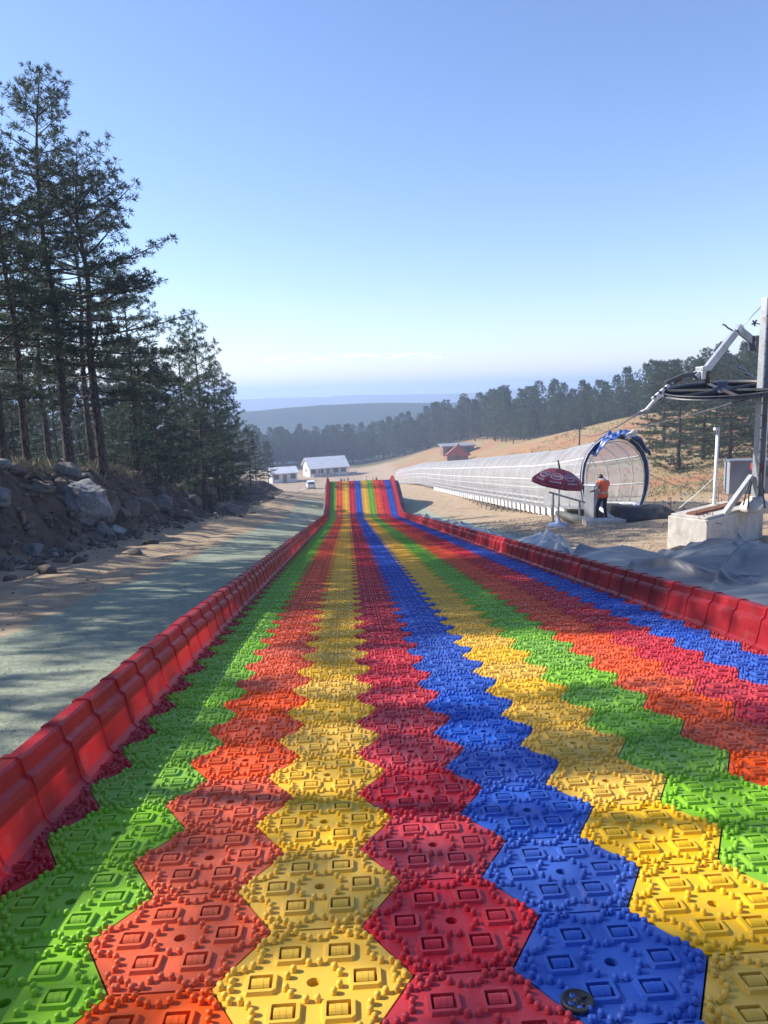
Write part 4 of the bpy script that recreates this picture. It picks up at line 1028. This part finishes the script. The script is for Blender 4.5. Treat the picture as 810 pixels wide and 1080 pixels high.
# red clamp and hanging straps low on the mast
b = MB(); b.box(ml(799, 492), (.24, .22, .16)); b.tube([ml(794, 490), ml(803, 488)], .05, 8); b.build('red_clamp', simple('faded red paint', (.32, .05, .05), .5, 0, .2, 7), mast, .01)
b = MB(); b.lathe([(.05, -.05), (.15, -.05), (.15, .05), (.05, .05)], 16, Matrix.Translation(ml(805, 497)) @ Matrix.Rotation(R(90), 4, 'X')); b.build('pulley', M['darksteel'], mast)
for a, e in (((792, 505), (784, 533)), ((793, 508), (789, 536)), ((804, 502), (807, 536)), ((803, 498), (806, 520))):
    MB().tube([ml(*a, 17.9), ml((a[0] + e[0]) / 2 - 1, (a[1] + e[1]) / 2, 17.9), ml(*e, 17.85)], .016, 5).build('strap', M['black'], mast)
for a, e in (((790, 448), (797, 441)), ((797, 441), (812, 446))): MB().tube([ml(*a), ml(*e)], .012, 5).build('white_cord', M['white'], mast)
# grey sheet box behind the mast
sb = at(789, 521, 18.9); bx_ = empty('switch_box', 'big plain grey sheet steel box behind the foot of the lift mast', 'box', (sb.x, sb.y, at(789, 521, 18.9).z), R(-6))
MB().box((.02, .1, .43), (1.08, .36, .84)).build('case', M['greypaint'], bx_, .012); MB().box((.02, .1, .865), (1.14, .42, .03)).build('lid', M['steel'], bx_)
for s_ in (-.4, .4): MB().box((s_, .1, (G(sb.x, sb.y) - .2 - sb.z) / 2), (.07, .07, abs(G(sb.x, sb.y) - .2 - sb.z))).build('leg', M['steel'], bx_)
# haul rope down to the T post on the hillside
tpz = at(611, 472, 92); tg = G(tpz.x, tpz.y)
tpo = empty('rope_post', 'small dark T shaped rope post on the brown hillside above the tunnel', 'post', (tpz.x, tpz.y, tg))
hT = at(611, 452, 92).z - tg
MB().box((0, 0, hT / 2), (.16, .16, hT)).build('upright', M['darksteel'], tpo); MB().box((0, 0, hT), (1.5, .14, .16)).build('crossbar', M['darksteel'], tpo)
def rope(a, e, sag, r_, label):
    pts_ = [a.lerp(e, i / 16) + Vector((0, 0, -sag * 4 * (i / 16) * (1 - i / 16))) for i in range(17)]
    o = MB().tube(pts_, r_, 5).build('haul_rope', M['darksteel']); tag(o, label, 'rope', 'haul ropes of the drag lift')
wl = MO + MR.inverted() @ (WMx @ Vector((-WR, .1, 0))); wr_ = MO + MR.inverted() @ (WMx @ Vector((.2, -WR, 0)))
rope(wl, Vector((tpz.x - .6, tpz.y, tg + hT + .1)), 1.0, .03, 'steel haul rope from the bullwheel down to the hillside post')
rope(wr_, Vector((tpz.x + .6, tpz.y, tg + hT + .1)), .6, .022, 'thinner haul rope running under the bullwheel to the hillside post')

# thin white post with guy strings, thin stake, orange net
pw = at(752.5, 541, 19.2); gz = topz + .05; pz = at(753.5, 452, 19.2).z
pst = empty('thin_post', 'thin white pipe post standing behind the concrete block', 'post', (pw.x, pw.y, pw.z))
b = MB(); b.tube([(0, 0, -.6), (.02, 0, pz - pw.z)], .045, 8); b.build('pipe', M['whitepaint'], pst); MB().tube([(-.08, 0, pz - pw.z), (.05, 0, pz - pw.z + .02)], .05, 8).build('hook_cap', M['whitepaint'], pst)
for q, pw2 in (((716, 536), 489 + 15), ((768, 512), 511), ((748, 528), 524)):
    t_ = at(752.8, pw2, 19.15) - pw; e = at(q[0], q[1], 19.4) - pw; MB().tube([t_, t_.lerp(e, .5) + Vector((0, 0, -.03)), e], .011, 4).build('guy_string', M['white'], pst)
ps = at(707, 541, 22); o = MB().tube([(0, 0, -.2), (.01, 0, .5), (.0, 0, at(707, 524, 22).z - G(ps.x, ps.y))], .014, 6).build('stake', M['rust'], None, 0, (ps.x, ps.y, G(ps.x, ps.y))); tag(o, 'thin rusty stake in the ground between the ramp and the block', 'stake')
na, nb_ = at(757, 533, 24), at(800, 533, 25); net = empty('safety_net', 'torn orange plastic safety net strung behind the concrete block', 'net', (na.x, na.y, G(na.x, na.y)))
b = MB(); dn = Vector((nb_.x - na.x, nb_.y - na.y, 0)); hN = 1.0
def npnt(u, v): x, y = na.x + dn.x * u, na.y + dn.y * u; return Vector((x - na.x, y - na.y, G(x, y) - G(na.x, na.y) + .05 + v * hN * (1 - .25 * math.sin(math.pi * u)) + .04 * math.sin(u * 25)))
for k in range(15): b.tube([npnt(k / 14, v / 5) for v in range(6)], .006, 3)
for k in range(12): b.tube([npnt(u / 14, k / 11) for u in range(15)], .006, 3)
b.build('mesh', simple('orange net plastic', (.62, .12, .06), .6), net)
for u in (0, 1): MB().tube([npnt(u, -.2), npnt(u, 1.05)], .02, 6).build('stake', M['wood'], net)
# ------------------------------------------------------------------ tarpaulins along the right rail
from mathutils.geometry import delaunay_2d_cdt
RX = colx(7.62) + .20
def tarp(mat, y0, y1, xout, hfun, seed, label, step, amp, extra=()):
    "stiff crumpled sheet: a few irregular facets, creased where they meet"
    rg = random.Random(seed); P2, Hh = [], []
    ny_ = int((y1 - y0) / step)
    for i in range(ny_ + 1):
        y = y0 + (y1 - y0) * i / ny_; xo = float(xout(y)); nx_ = max(3, int((xo - RX) / step))
        for j in range(nx_ + 1):
            t = j / nx_; inner = 0 < j < nx_ and 0 < i < ny_
            x = RX + (xo - RX) * t + (rg.uniform(-.42, .42) * step if inner else (rg.uniform(-.3, .3) * step if j == nx_ else 0)); yy = y + (rg.uniform(-.42, .42) * step if inner else 0)
            e = max(0, 1 - abs(2 * i / ny_ - 1) ** 4) 
            h = hfun(yy, t) * (e if i in (0, ny_) else 1) + (rg.choice((-1, 1)) * rg.uniform(.3, 1) * amp if inner else 0)
            P2.append(Vector((x, yy))); Hh.append((h, t))
    for x, y, h in extra: P2.append(Vector((x, y))); Hh.append((h, .5))
    vs_, es_, fs_, ov_, *_r = delaunay_2d_cdt(P2, [], [], 0, 1e-5)
    bm = bmesh.new(); bv = []
    for k, v in enumerate(vs_):
        h, t = Hh[ov_[k][0]] if ov_[k] else (0, .5); g_ = G(v.x, v.y)
        z = g_ + .012 + max(0, h)
        if t < .02: z = max(z, float(zslide(v.y)) + .315 * (.55 + .45 * rg.random()))
        bv.append(bm.verts.new((v.x, v.y, z)))
    for f in fs_:
        try: bm.faces.new([bv[k] for k in f])
        except ValueError: pass
    bmesh.ops.recalc_face_normals(bm, faces=bm.faces)
    for it in range(3):
        bmesh.ops.subdivide_edges(bm, edges=bm.edges[:], cuts=1, use_grid_fill=True)
        for v in bm.verts:      # secondary crumple: fine creases that follow the sheet
            n1 = float(fbm(np.array([v.co.x * (1.6 + 1.6 * it) + v.co.z * 2]), np.array([v.co.y * (1.1 + 1.2 * it)]), seed + it, 2)[0])
            v.co.z += (.5 - abs(n1)) * .09 / (1 + it) * amp / .2 * (.3 + .7 * min(1, max(0, (v.co.x - RX) * 2)))
        bmesh.ops.smooth_vert(bm, verts=[v for v in bm.verts if not v.is_boundary], factor=(.16, .22, .3)[it], use_axis_x=True, use_axis_y=True, use_axis_z=True)
    bmesh.ops.subdivide_edges(bm, edges=bm.edges[:], cuts=1, use_grid_fill=True)
    bmesh.ops.subdivide_edges(bm, edges=bm.edges[:], cuts=1, use_grid_fill=True)
    folds = []
    for k in range(int((y1 - y0) * 2.6)):
        fx_, fy_ = rg.uniform(RX + .1, float(xout((y0 + y1) / 2))), rg.uniform(y0, y1); a = rg.gauss(1.2, .55); Lf = rg.uniform(.5, 2.2); folds.append((fx_, fy_, math.cos(a), math.sin(a), Lf, rg.uniform(.04, .13) * amp / .2, rg.uniform(.08, .22), rg.uniform(-.25, .25)))
    P_ = np.array([tuple(v.co) for v in bm.verts]); dz = np.zeros(len(P_))
    for fx_, fy_, ca_, sa_, Lf, A_, w_, cu in folds:
        u_ = (P_[:, 0] - fx_) * ca_ + (P_[:, 1] - fy_) * sa_; d_ = -(P_[:, 0] - fx_) * sa_ + (P_[:, 1] - fy_) * ca_ - cu * u_ * u_ / max(.5, Lf)
        lon = np.clip(1 - np.abs(u_) / Lf, 0, 1) ** .6; dd = np.where(d_ > 0, d_ / (w_ * .45), -d_ / (w_ * 1.6)); dz += A_ * lon * np.clip(1 - dd, 0, 1) ** 1.25
    for v, q in zip(bm.verts, dz): v.co.z += q * min(1, max(.0, (v.co.x - RX) * 3))
    me = bpy.data.meshes.new('tarpaulin'); c0_ = Vector((RX, y0, G(RX, y0))); bmesh.ops.translate(bm, verts=bm.verts, vec=-c0_)
    bmesh.ops.triangulate(bm, faces=bm.faces[:])
    up = sum(f.normal.z for f in bm.faces)
    if up < 0: bmesh.ops.reverse_faces(bm, faces=bm.faces[:])
    bm.to_mesh(me); bm.free()
    for pf in me.polygons: pf.use_smooth = True
    o = link('tarpaulin', me, mat); o.location = c0_; s_ = o.modifiers.new('t', 'SOLIDIFY'); s_.thickness = .008
    return tag(o, label, 'tarp')
tarp(M['tarpdark'], 4.2, 12.6, lambda y: np.interp(y, [4, 7, 10, 12.6], [6.6, 7.2, 6.9, 5.2]),
     lambda y, t: float(np.interp(t, [0, .12, .45, .75, 1], [.14, .16, .64, .66, .02]) * np.interp(y, [4, 6, 8.5, 11, 12.6], [.4, .6, 1.0, .85, .3])), 4, 'big dark grey tarpaulin heaped in sharp folds behind the right rail', .85, .22)
tarp(M['tarplight'], 12.9, 19.5, lambda y: np.interp(y, [12, 15, 19.5], [5.0, 4.8, 4.5]),
     lambda y, t: float(np.interp(t, [0, .4, 1], [.18, .40, .02]) * np.interp(y, [12.9, 14.4, 15.6, 17, 19.5], [.15, 1.05, .9, .4, .3])), 9, 'pale grey tarpaulin pulled up in a peak beside the right rail', .46, .20)
tarp(M['tarplight'], 20.0, 44.0, lambda y: np.interp(y, [20, 30, 44], [4.4, 4.5, 4.3]),
     lambda y, t: float(np.interp(t, [0, .4, 1], [.2, .24, .02])), 14, 'long strip of pale grey tarpaulin trailing down along the right rail', .42, .17)
def stone(name, mat, x, y, size, seed, label, cat='rock', group=None, sink=.25, rz=0, sub=3, rough=.35, flat=.7, tilt=(0, 0)):
    bm = bmesh.new(); bmesh.ops.create_icosphere(bm, subdivisions=sub, radius=1.0); rg = random.Random(seed)
    pl_ = [(Vector((rg.gauss(0, 1), rg.gauss(0, 1), rg.gauss(0, 1))).normalized(), rg.uniform(.55, .9)) for _ in range(11)]
    co = np.array([tuple(v.co) for v in bm.verts])
    for n_, d_ in pl_:
        k = co @ np.array(n_); ex = np.clip(k - d_, 0, None); co = co - ex[:, None] * np.array(n_) * .92
    nz = fbm(co[:, 0] * 2 + co[:, 2] * 1.3, co[:, 1] * 2 - co[:, 2] * 1.7, seed, 4); co = co * (1 + rough * .35 * nz)[:, None]
    co = co * np.array([size[0], size[1], size[2]]) * .5
    for v, c in zip(bm.verts, co): v.co = c
    me = bpy.data.meshes.new(name); bm.to_mesh(me); bm.free()
    for pf in me.polygons: pf.use_smooth = sub < 3
    o = link(name, me, mat); o.location = (x, y, G(x, y) + size[2] * (.5 - sink)); o.rotation_euler = (tilt[0], tilt[1], rz)
    return tag(o, label, cat, group)
# chunk of concrete lying on the dark tarpaulin
p = at(789, 618, 8.6); o = stone('concrete_chunk', M['greyrock'], p.x, p.y, (.62, .35, .26), 77, 'rough grey concrete chunk lying on the dark tarpaulin', 'concrete chunk', sub=4, rough=.25); o.location.z = p.z
p = at(628, 574, 12.3); q = at(718, 580, 15.2); o = stone('rock', M['brownrock'], q.x, q.y, (.8, .5, .5), 78, 'brown rock between the dark tarpaulin and the concrete block', 'rock')

# ------------------------------------------------------------------ rocks of the cut bank
def brock(px, py, d, size, mat, seed, label, **k):
    p = at(px, py, d); x, y = p.x, p.y
    o = stone('boulder', M[mat], x, y, size, seed, label, 'boulder', sub=5, **k); o.location.z = min(p.z, G(x, y) + .30 * size[2]); return o
brock(88, 521, 23.0, (2.1, 1.3, 1.9), 'palerock', 5, 'largest pale grey boulder bedded in the cut bank under the tall pines', rz=.3, tilt=(0, .35), rough=.5)
brock(97, 492, 23.4, (1.5, 1.3, 2.0), 'brownrock', 8, 'brown weathered boulder leaning just behind and above the pale boulder', rz=.5, tilt=(0, .3), rough=.6)
brock(68, 497, 22.9, (1.1, .9, .85), 'brownrock', 15, 'brown boulder to the upper left of the pale boulder', rz=1.0, rough=.6)
brock(31, 569, 17.6, (.72, .6, .42), 'greyrock', 11, 'smooth grey rock at the foot of the bank near the left edge of the photo', rz=.4)
brock(120, 537, 24.0, (.7, .5, .45), 'palerock', 12, 'small pale split rock at the right foot of the largest boulder', rz=.8)
brock(3, 554, 18.2, (.8, .5, .5), 'greyrock', 13, 'grey rock half cut by the left edge of the photo', rz=.2)
brock(150, 512, 29, (1.3, .9, .9), 'brownrock', 16, 'brown rock in the bank right of the pale boulder', rz=.6, rough=.6)
brock(170, 506, 32, (1.1, .8, 1.0), 'greyrock', 17, 'grey upright rock in the middle of the bank', rz=.1, rough=.6)
brock(238, 521, 42, (1.7, 1.0, 1.0), 'greyrock', 19, 'grey rock at the foot of the bank below the medium pine clump', rz=.7, rough=.6)
brock(192, 520, 33, (.9, .7, .6), 'brownrock', 21, 'brown rock low in the bank left of the medium pine clump', rz=.3)
brock(135, 500, 27, (.9, .7, .75), 'brownrock', 24, 'brown rock near the top of the bank beside the right hand tall trunk', rz=.9)
rs = random.Random(12)
for k in range(210):
    y = rs.uniform(11, 62) if k > 30 else rs.uniform(12, 26); fx_ = float(foot(np.array([y]))[0]); x = fx_ + rs.gauss(-.35, .8)
    s_ = rs.uniform(.10, .42) * (1.5 if rs.random() < .12 else 1)
    stone('rock', M[rs.choice(('greyrock', 'brownrock', 'brownrock', 'brownrock', 'brownrock'))], x, y, (s_ * rs.uniform(.9, 1.6), s_, s_ * rs.uniform(.45, .8)), 200 + k, 'broken rock fallen to the foot of the cut bank', 'rock', 'loose rocks along the foot of the bank', rz=rs.uniform(0, 3), sub=2, sink=.3)
for k in range(48):
    y = rs.uniform(13, 58); x = float(foot(np.array([y]))[0]) - rs.uniform(.3, 1.9); s_ = rs.uniform(.35, .95)
    stone('rock', M[rs.choice(('brownrock', 'brownrock', 'greyrock'))], x, y, (s_ * rs.uniform(.9, 1.7), s_, s_ * rs.uniform(.6, 1.0)), 600 + k, 'brown rock half buried in the face of the cut bank', 'rock', 'rocks half buried in the cut bank', rz=rs.uniform(0, 3), sub=4, sink=.42, rough=.6, tilt=(rs.uniform(-.4, .4), rs.uniform(0, .6)))
# scattered gravel stones: uncountable
def gravel(name, n, xr_, yr_, smin, smax, mat, label, seed, cond=None):
    rg = np.random.default_rng(seed); x = rg.uniform(*xr_, n); y = rg.uniform(*yr_, n)
    if cond is not None: k = cond(x, y, rg); x, y = x[k], y[k]
    n = len(x); z = ground(x, y); s_ = smin + (smax - smin) * rg.random(n) ** 3
    base = np.array([(1, 0, 0), (0, 1, 0), (-1, 0, 0), (0, -1, 0), (0, 0, .7), (0, 0, -.5)]) * .5
    Vv = base[None] * s_[:, None, None] * rg.uniform(.6, 1.3, (n, 6, 1)); a = rg.uniform(0, 6.28, n); c, s2 = np.cos(a)[:, None], np.sin(a)[:, None]
    Vx = Vv[..., 0] * c - Vv[..., 1] * s2; Vy = Vv[..., 0] * s2 + Vv[..., 1] * c
    Vv = np.stack((Vx + x[:, None], Vy + y[:, None], Vv[..., 2] + z[:, None] + s_[:, None] * .12), -1).reshape(-1, 3)
    F = np.array([(0, 1, 4), (1, 2, 4), (2, 3, 4), (3, 0, 4), (1, 0, 5), (2, 1, 5), (3, 2, 5), (0, 3, 5)]); L_ = (F[None] + 6 * np.arange(n)[:, None, None]).reshape(-1)
    o = link(name, mesh_arrays(name, Vv, L_, np.full(n * 8, 3)), M[mat]); tag(o, label, 'gravel', None, 'stuff')
gravel('gravel', 16000, (-4.0, -1.75), (2, 40), .006, .022, 'greengravel', 'fine loose gravel on the grey green strip left of the slide', 3, lambda x, y, r: r.random(len(x)) < 9 / (9 + y))
gravel('path_stones', 3500, (-8, -4), (5, 60), .012, .06, 'brownrock', 'small loose stones on the dirt path', 4, lambda x, y, r: r.random(len(x)) < 14 / (14 + y))
gravel('rubble', 9000, (-12, -6), (6, 75), .04, .34, 'brownrock', 'broken rubble lying over the dark cut bank', 8, lambda x, y, r: (foot(y) - x > -.5 - .5 * r.random(len(x))) & (foot(y) - x < 2.4))
gravel('pebbles', 14000, (5.2, 13), (12, 32), .02, .09, 'tanstone', 'loose stones on the bare earth right of the slide', 5)
gravel('hill_stones', 6000, (9, 40), (24, 80), .05, .22, 'greyrock', 'scattered stones over the brown hillside', 6)
# roots and fallen twigs hanging from the bank
for k, (px, py, d, ln) in enumerate(((66, 500, 22.2, 1.5), (55, 500, 21.8, .8), (104, 486, 23, 1.1), (30, 505, 20, 1.2), (140, 520, 26, 1.0), (84, 480, 23.3, 1.3))):
    p = at(px, py, d); pts_ = [Vector((0, 0, 0))]
    for q in range(6): pts_.append(pts_[-1] + Vector((rs.uniform(.05, .22) * ln, rs.uniform(-.08, .06), rs.uniform(-.14, .06))))
    o = MB().tube(pts_, [.035 - .004 * i for i in range(7)], 5).build('tree_root', M['bark'], None, 0, p); tag(o, 'dark bare root sticking out of the cut bank', 'root', 'roots in the cut bank')
p = at(24, 552, 18.4); o = MB().tube([(0, 0, -.3), (.02, 0, .2), (.01, .02, .42)], [.075, .07, .06], 8).build('tree_stump', M['wood'], None, 0, (p.x, p.y, p.z - .1)); tag(o, 'short pale stump standing in the dark bank near the left edge', 'stump')

# ------------------------------------------------------------------ cabins, hut and van by the car park
def on_ground(px, py, d):
    for it in range(20): p = at(px, py, d); d += (p.z - G(p.x, p.y)) / .14
    return at(px, py, d)
def cabin(name, label, p, rz, L_, D_, hw, rise, nwin, porch=True):
    c = empty(name, label, 'cabin', (p.x, p.y, G(p.x, p.y) - .05), rz)
    b = MB(); b.box((0, 0, hw / 2), (L_, D_, hw)); 
    for s_ in (-1, 1): b.add([(s_ * L_ / 2, -D_ / 2, hw), (s_ * L_ / 2, D_ / 2, hw), (s_ * L_ / 2, 0, hw + rise)], [(0, 1, 2) if s_ > 0 else (0, 2, 1)])
    b.build('wall', M['wallwhite'], c)
    ov = .45; b = MB(); pf = 1.1 if porch else .4
    ydn = -D_ / 2 - pf; zf = hw + rise - rise / (D_ / 2) * (D_ / 2 + pf) * .92
    for ya, za in ((ydn, zf), (D_ / 2 + .4, hw - .12)):
        b.grid([[(-L_ / 2 - ov, 0, hw + rise + .05), (L_ / 2 + ov, 0, hw + rise + .05)], [(-L_ / 2 - ov, ya, za), (L_ / 2 + ov, ya, za)]], 0, False)
    rf_ = b.build('roof', M['sheetroof'], c); s_ = rf_.modifiers.new('t', 'SOLIDIFY'); s_.thickness = .10; s_.offset = 0
    k = 0
    for i_ in range(nwin):
        x = -L_ / 2 + L_ * (i_ + .5) / nwin
        if i_ == nwin // 2:
            d_ = MB().box((x, -D_ / 2 - .012, 1.0), (.95, .06, 2.0)).build('door', M['wood'], c); MB().box((x + .35, -D_ / 2 - .06, 1.0), (.05, .05, .14)).build('handle', M['steel'], d_)
        else:
            f = MB(); [f.box(q, s2) for q, s2 in (((x, -D_ / 2 - .02, 2.05), (1.3, .06, .08)), ((x, -D_ / 2 - .02, .95), (1.3, .06, .08)), ((x - .61, -D_ / 2 - .02, 1.5), (.08, .06, 1.02)), ((x + .61, -D_ / 2 - .02, 1.5), (.08, .06, 1.02)), ((x, -D_ / 2 - .02, 1.5), (.05, .05, 1.02)))]
            fr_ = f.build('window', M['wood'], c); MB().box((x, -D_ / 2 - .004, 1.5), (1.14, .02, 1.02)).build('pane', M['glass'], fr_)
    wf = MB().box((-L_ / 2 - .012, .1, 1.6), (.05, 1.0, .9)).build('window', M['wood'], c); MB().box((-L_ / 2 - .03, .1, 1.6), (.05, .84, .74)).build('pane', M['glass'], wf)
    if porch:
        for i_ in range(5): MB().box((-L_ / 2 + L_ * i_ / 4, ydn + .15, (zf - .1) / 2), (.12, .12, zf - .1)).build('porch_post', M['whitepaint'], c)
        MB().box((0, -D_ / 2 - pf / 2, .04), (L_, pf - .02, .2)).build('porch_floor', M['concrete'], c)
    MB().tube([(L_ * .12, .4, hw + rise - .3), (L_ * .12, .4, hw + rise + .9)], .09, 8).build('chimney_pipe', M['darksteel'], c)
    return c
pc = on_ground(343, 501, 190); cabin('cabin', 'larger white cabin with long pale roof and porch, far side of the car park', pc, R(20), 10.2, 5.6, 2.8, 2.0, 5)
pc = on_ground(298, 508, 178); cabin('cabin', 'smaller white cabin half hidden by pines left of the larger one', pc, R(20), 6.2, 4.6, 2.4, 1.2, 3, False)
# low wall in front of the larger cabin
pa, pb2 = on_ground(330, 503.5, 182), on_ground(376, 499.5, 188); lw = MB(); n_ = 10
for i_ in range(n_):
    a, e = pa.lerp(pb2, i_ / n_), pa.lerp(pb2, (i_ + .985) / n_); a.z = G(a.x, a.y) + .18; e.z = G(e.x, e.y) + .18; lw.beam(a - pa, e - pa, .3, .7)
o = lw.build('low_wall', M['concrete'], None, 0, pa); tag(o, 'low pale retaining wall in front of the larger cabin', 'wall')
pc = on_ground(483, 488, 185); hut = empty('hut', 'small hut with a red gable roof seen over the far part of the tunnel', 'hut', (pc.x, pc.y, G(pc.x, pc.y)), R(-10))
MB().box((0, 0, 1.1), (4.4, 4.0, 2.2)).build('wall', M['wood'], hut); b = MB(); b.add([(-2.7, -2.3, 1.7), (2.7, -2.3, 1.7), (0, -2.3, 4.0), (-2.7, 2.3, 1.7), (2.7, 2.3, 1.7), (0, 2.3, 4.0)], [(0, 1, 2), (4, 3, 5), (0, 2, 5, 3), (2, 1, 4, 5), (1, 0, 3, 4)]); b.build('roof', M['redroof'], hut)
dr = MB().box((.0, -2.02, 1.0), (.9, .08, 1.9)).build('door', M['darksteel'], hut)
pc = on_ground(482, 480, 205); hut = empty('hut', 'long low hut with a flat grey roof behind the red roofed hut', 'hut', (pc.x, pc.y, G(pc.x, pc.y)), R(5))
MB().box((0, 0, 1.2), (7.5, 3.6, 2.4)).build('wall', M['wood'], hut); MB().box((0, -.2, 2.5), (8.4, 4.6, .2), Matrix.Rotation(.06, 3, 'X')).build('roof', M['greypaint'], hut)
for x in (-2.2, 0, 2.2): MB().box((x, -1.83, 1.4), (1.2, .06, .9)).build('window', M['glass'], hut)
# white van
pc = on_ground(328, 515.5, 165); van = empty('parked_van', 'small white van parked on the earth car park with its back to the slide', 'van', (pc.x, pc.y, G(pc.x, pc.y)), R(8))
prof = [(-1.95, .35), (-2.0, .9), (-1.92, 1.2), (-1.72, 1.85), (-1.5, 1.93), (.6, 1.9), (.85, 1.8), (1.45, 1.15), (2.0, 1.0), (2.1, .75), (2.05, .35)]
b = MB(); Pg = []
for xw, s_ in ((-.86, .0), (-.84, 1), (-.72, 1), (0, 1), (.72, 1), (.84, 1), (.86, 0)):
    Pg.append([(xw * (1 - .12 * max(0, (z - 1.1) / .8)), y, z) for y, z in prof])
b.grid([r_[::-1] for r_ in Pg], 0, False, True); b.add(Pg[0], [tuple(range(len(prof)))[::-1]]); b.add(Pg[-1], [tuple(range(len(prof)))]); b.build('body', simple('white van paint', (.74, .74, .73), .3, 0, .03, 3), van)
b = MB().box((0, -1.84, 1.5), (1.3, .05, .5), Matrix.Rotation(-.28, 3, 'X')); b.build('rear_window', M['glass'], van)
MB().box((0, 1.2, 1.48), (1.35, .05, .72), Matrix.Rotation(-.85, 3, 'X')).build('windscreen', M['glass'], van)
for s_ in (-1, 1):
    for y in (-.9, .2): MB().box((s_ * .815, y, 1.45), (.04, .9, .42), Matrix.Rotation(-s_ * .11, 3, 'Y')).build('side_window', M['glass'], van)
    for y in (-1.25, 1.3):
        w_ = MB().lathe([(.2, -.1), (.33, -.1), (.33, .1), (.2, .1)], 18, Matrix.Translation((s_ * .78, y, .33)) @ Matrix.Rotation(R(90), 4, 'Y')).build('wheel', M['tyre'], van)
        MB().lathe([(.0, -.105), (.2, -.105), (.2, .105), (.0, .105)], 12, Matrix.Translation((s_ * .78, y, .33)) @ Matrix.Rotation(R(90), 4, 'Y')).build('rim', M['steel'], w_)
    MB().box((s_ * .72, -1.99, .95), (.14, .06, .35)).build('tail_light', M['redroof'], van); MB().box((s_ * .66, 2.06, .8), (.3, .06, .16)).build('headlight', M['lamp'], van)
MB().box((0, -2.02, .5), (1.6, .1, .2)).build('bumper', M['darksteel'], van)

def blades(name, n, xr_, yr_, hmin, hmax, mat, label, seed, cond):
    rg = np.random.default_rng(seed); x = rg.uniform(*xr_, n); y = rg.uniform(*yr_, n); k = cond(x, y, rg); x, y = x[k], y[k]; m = 7
    x = np.repeat(x, m) + rg.normal(0, .05, len(x) * m); y = np.repeat(y, m) + rg.normal(0, .05, len(y) * m); n = len(x); z = ground(x, y)
    a = rg.uniform(0, 6.28, n); h = rg.uniform(hmin, hmax, n); ln = rg.uniform(.1, .7, n) * h; wd = .006 + .006 * rg.random(n)
    dx, dy = np.cos(a), np.sin(a)
    A = np.stack((x - dy * wd, y + dx * wd, z - .02), -1); B = np.stack((x + dy * wd, y - dx * wd, z - .02), -1); Mm = np.stack((x + dx * ln * .35 + dy * wd * .7, y + dy * ln * .35 - dx * wd * .7, z + h * .65), -1); E = np.stack((x + dx * ln, y + dy * ln, z + h), -1)
    o = link(name, mesh_arrays(name, np.stack((A, B, Mm, E), 1).reshape(-1, 3), np.arange(n * 4), np.full(n, 4)), mat); tag(o, label, 'grass', None, 'stuff')
dg_ = simple('dry grass', (.26, .22, .12), .8, 0, .3, 5)
blades('dry_grass', 5200, (-13, -7), (8, 70), .10, .42, dg_, 'dry grass and twigs along the lip of the cut bank', 5, lambda x, y, r: (foot(y) - x > 1.5) & (foot(y) - x < 3.6) & (vn(x * .8, y * .8, 3) > .40))
gg_ = simple('yellow green grass', (.17, .17, .07), .8, 0, .3, 5)
blades('hill_grass', 5000, (12, 48), (30, 110), .06, .24, gg_, 'dry tufts of grass over the brown hillside', 6, lambda x, y, r: (vn(x * .15, y * .15, 8) > .45))
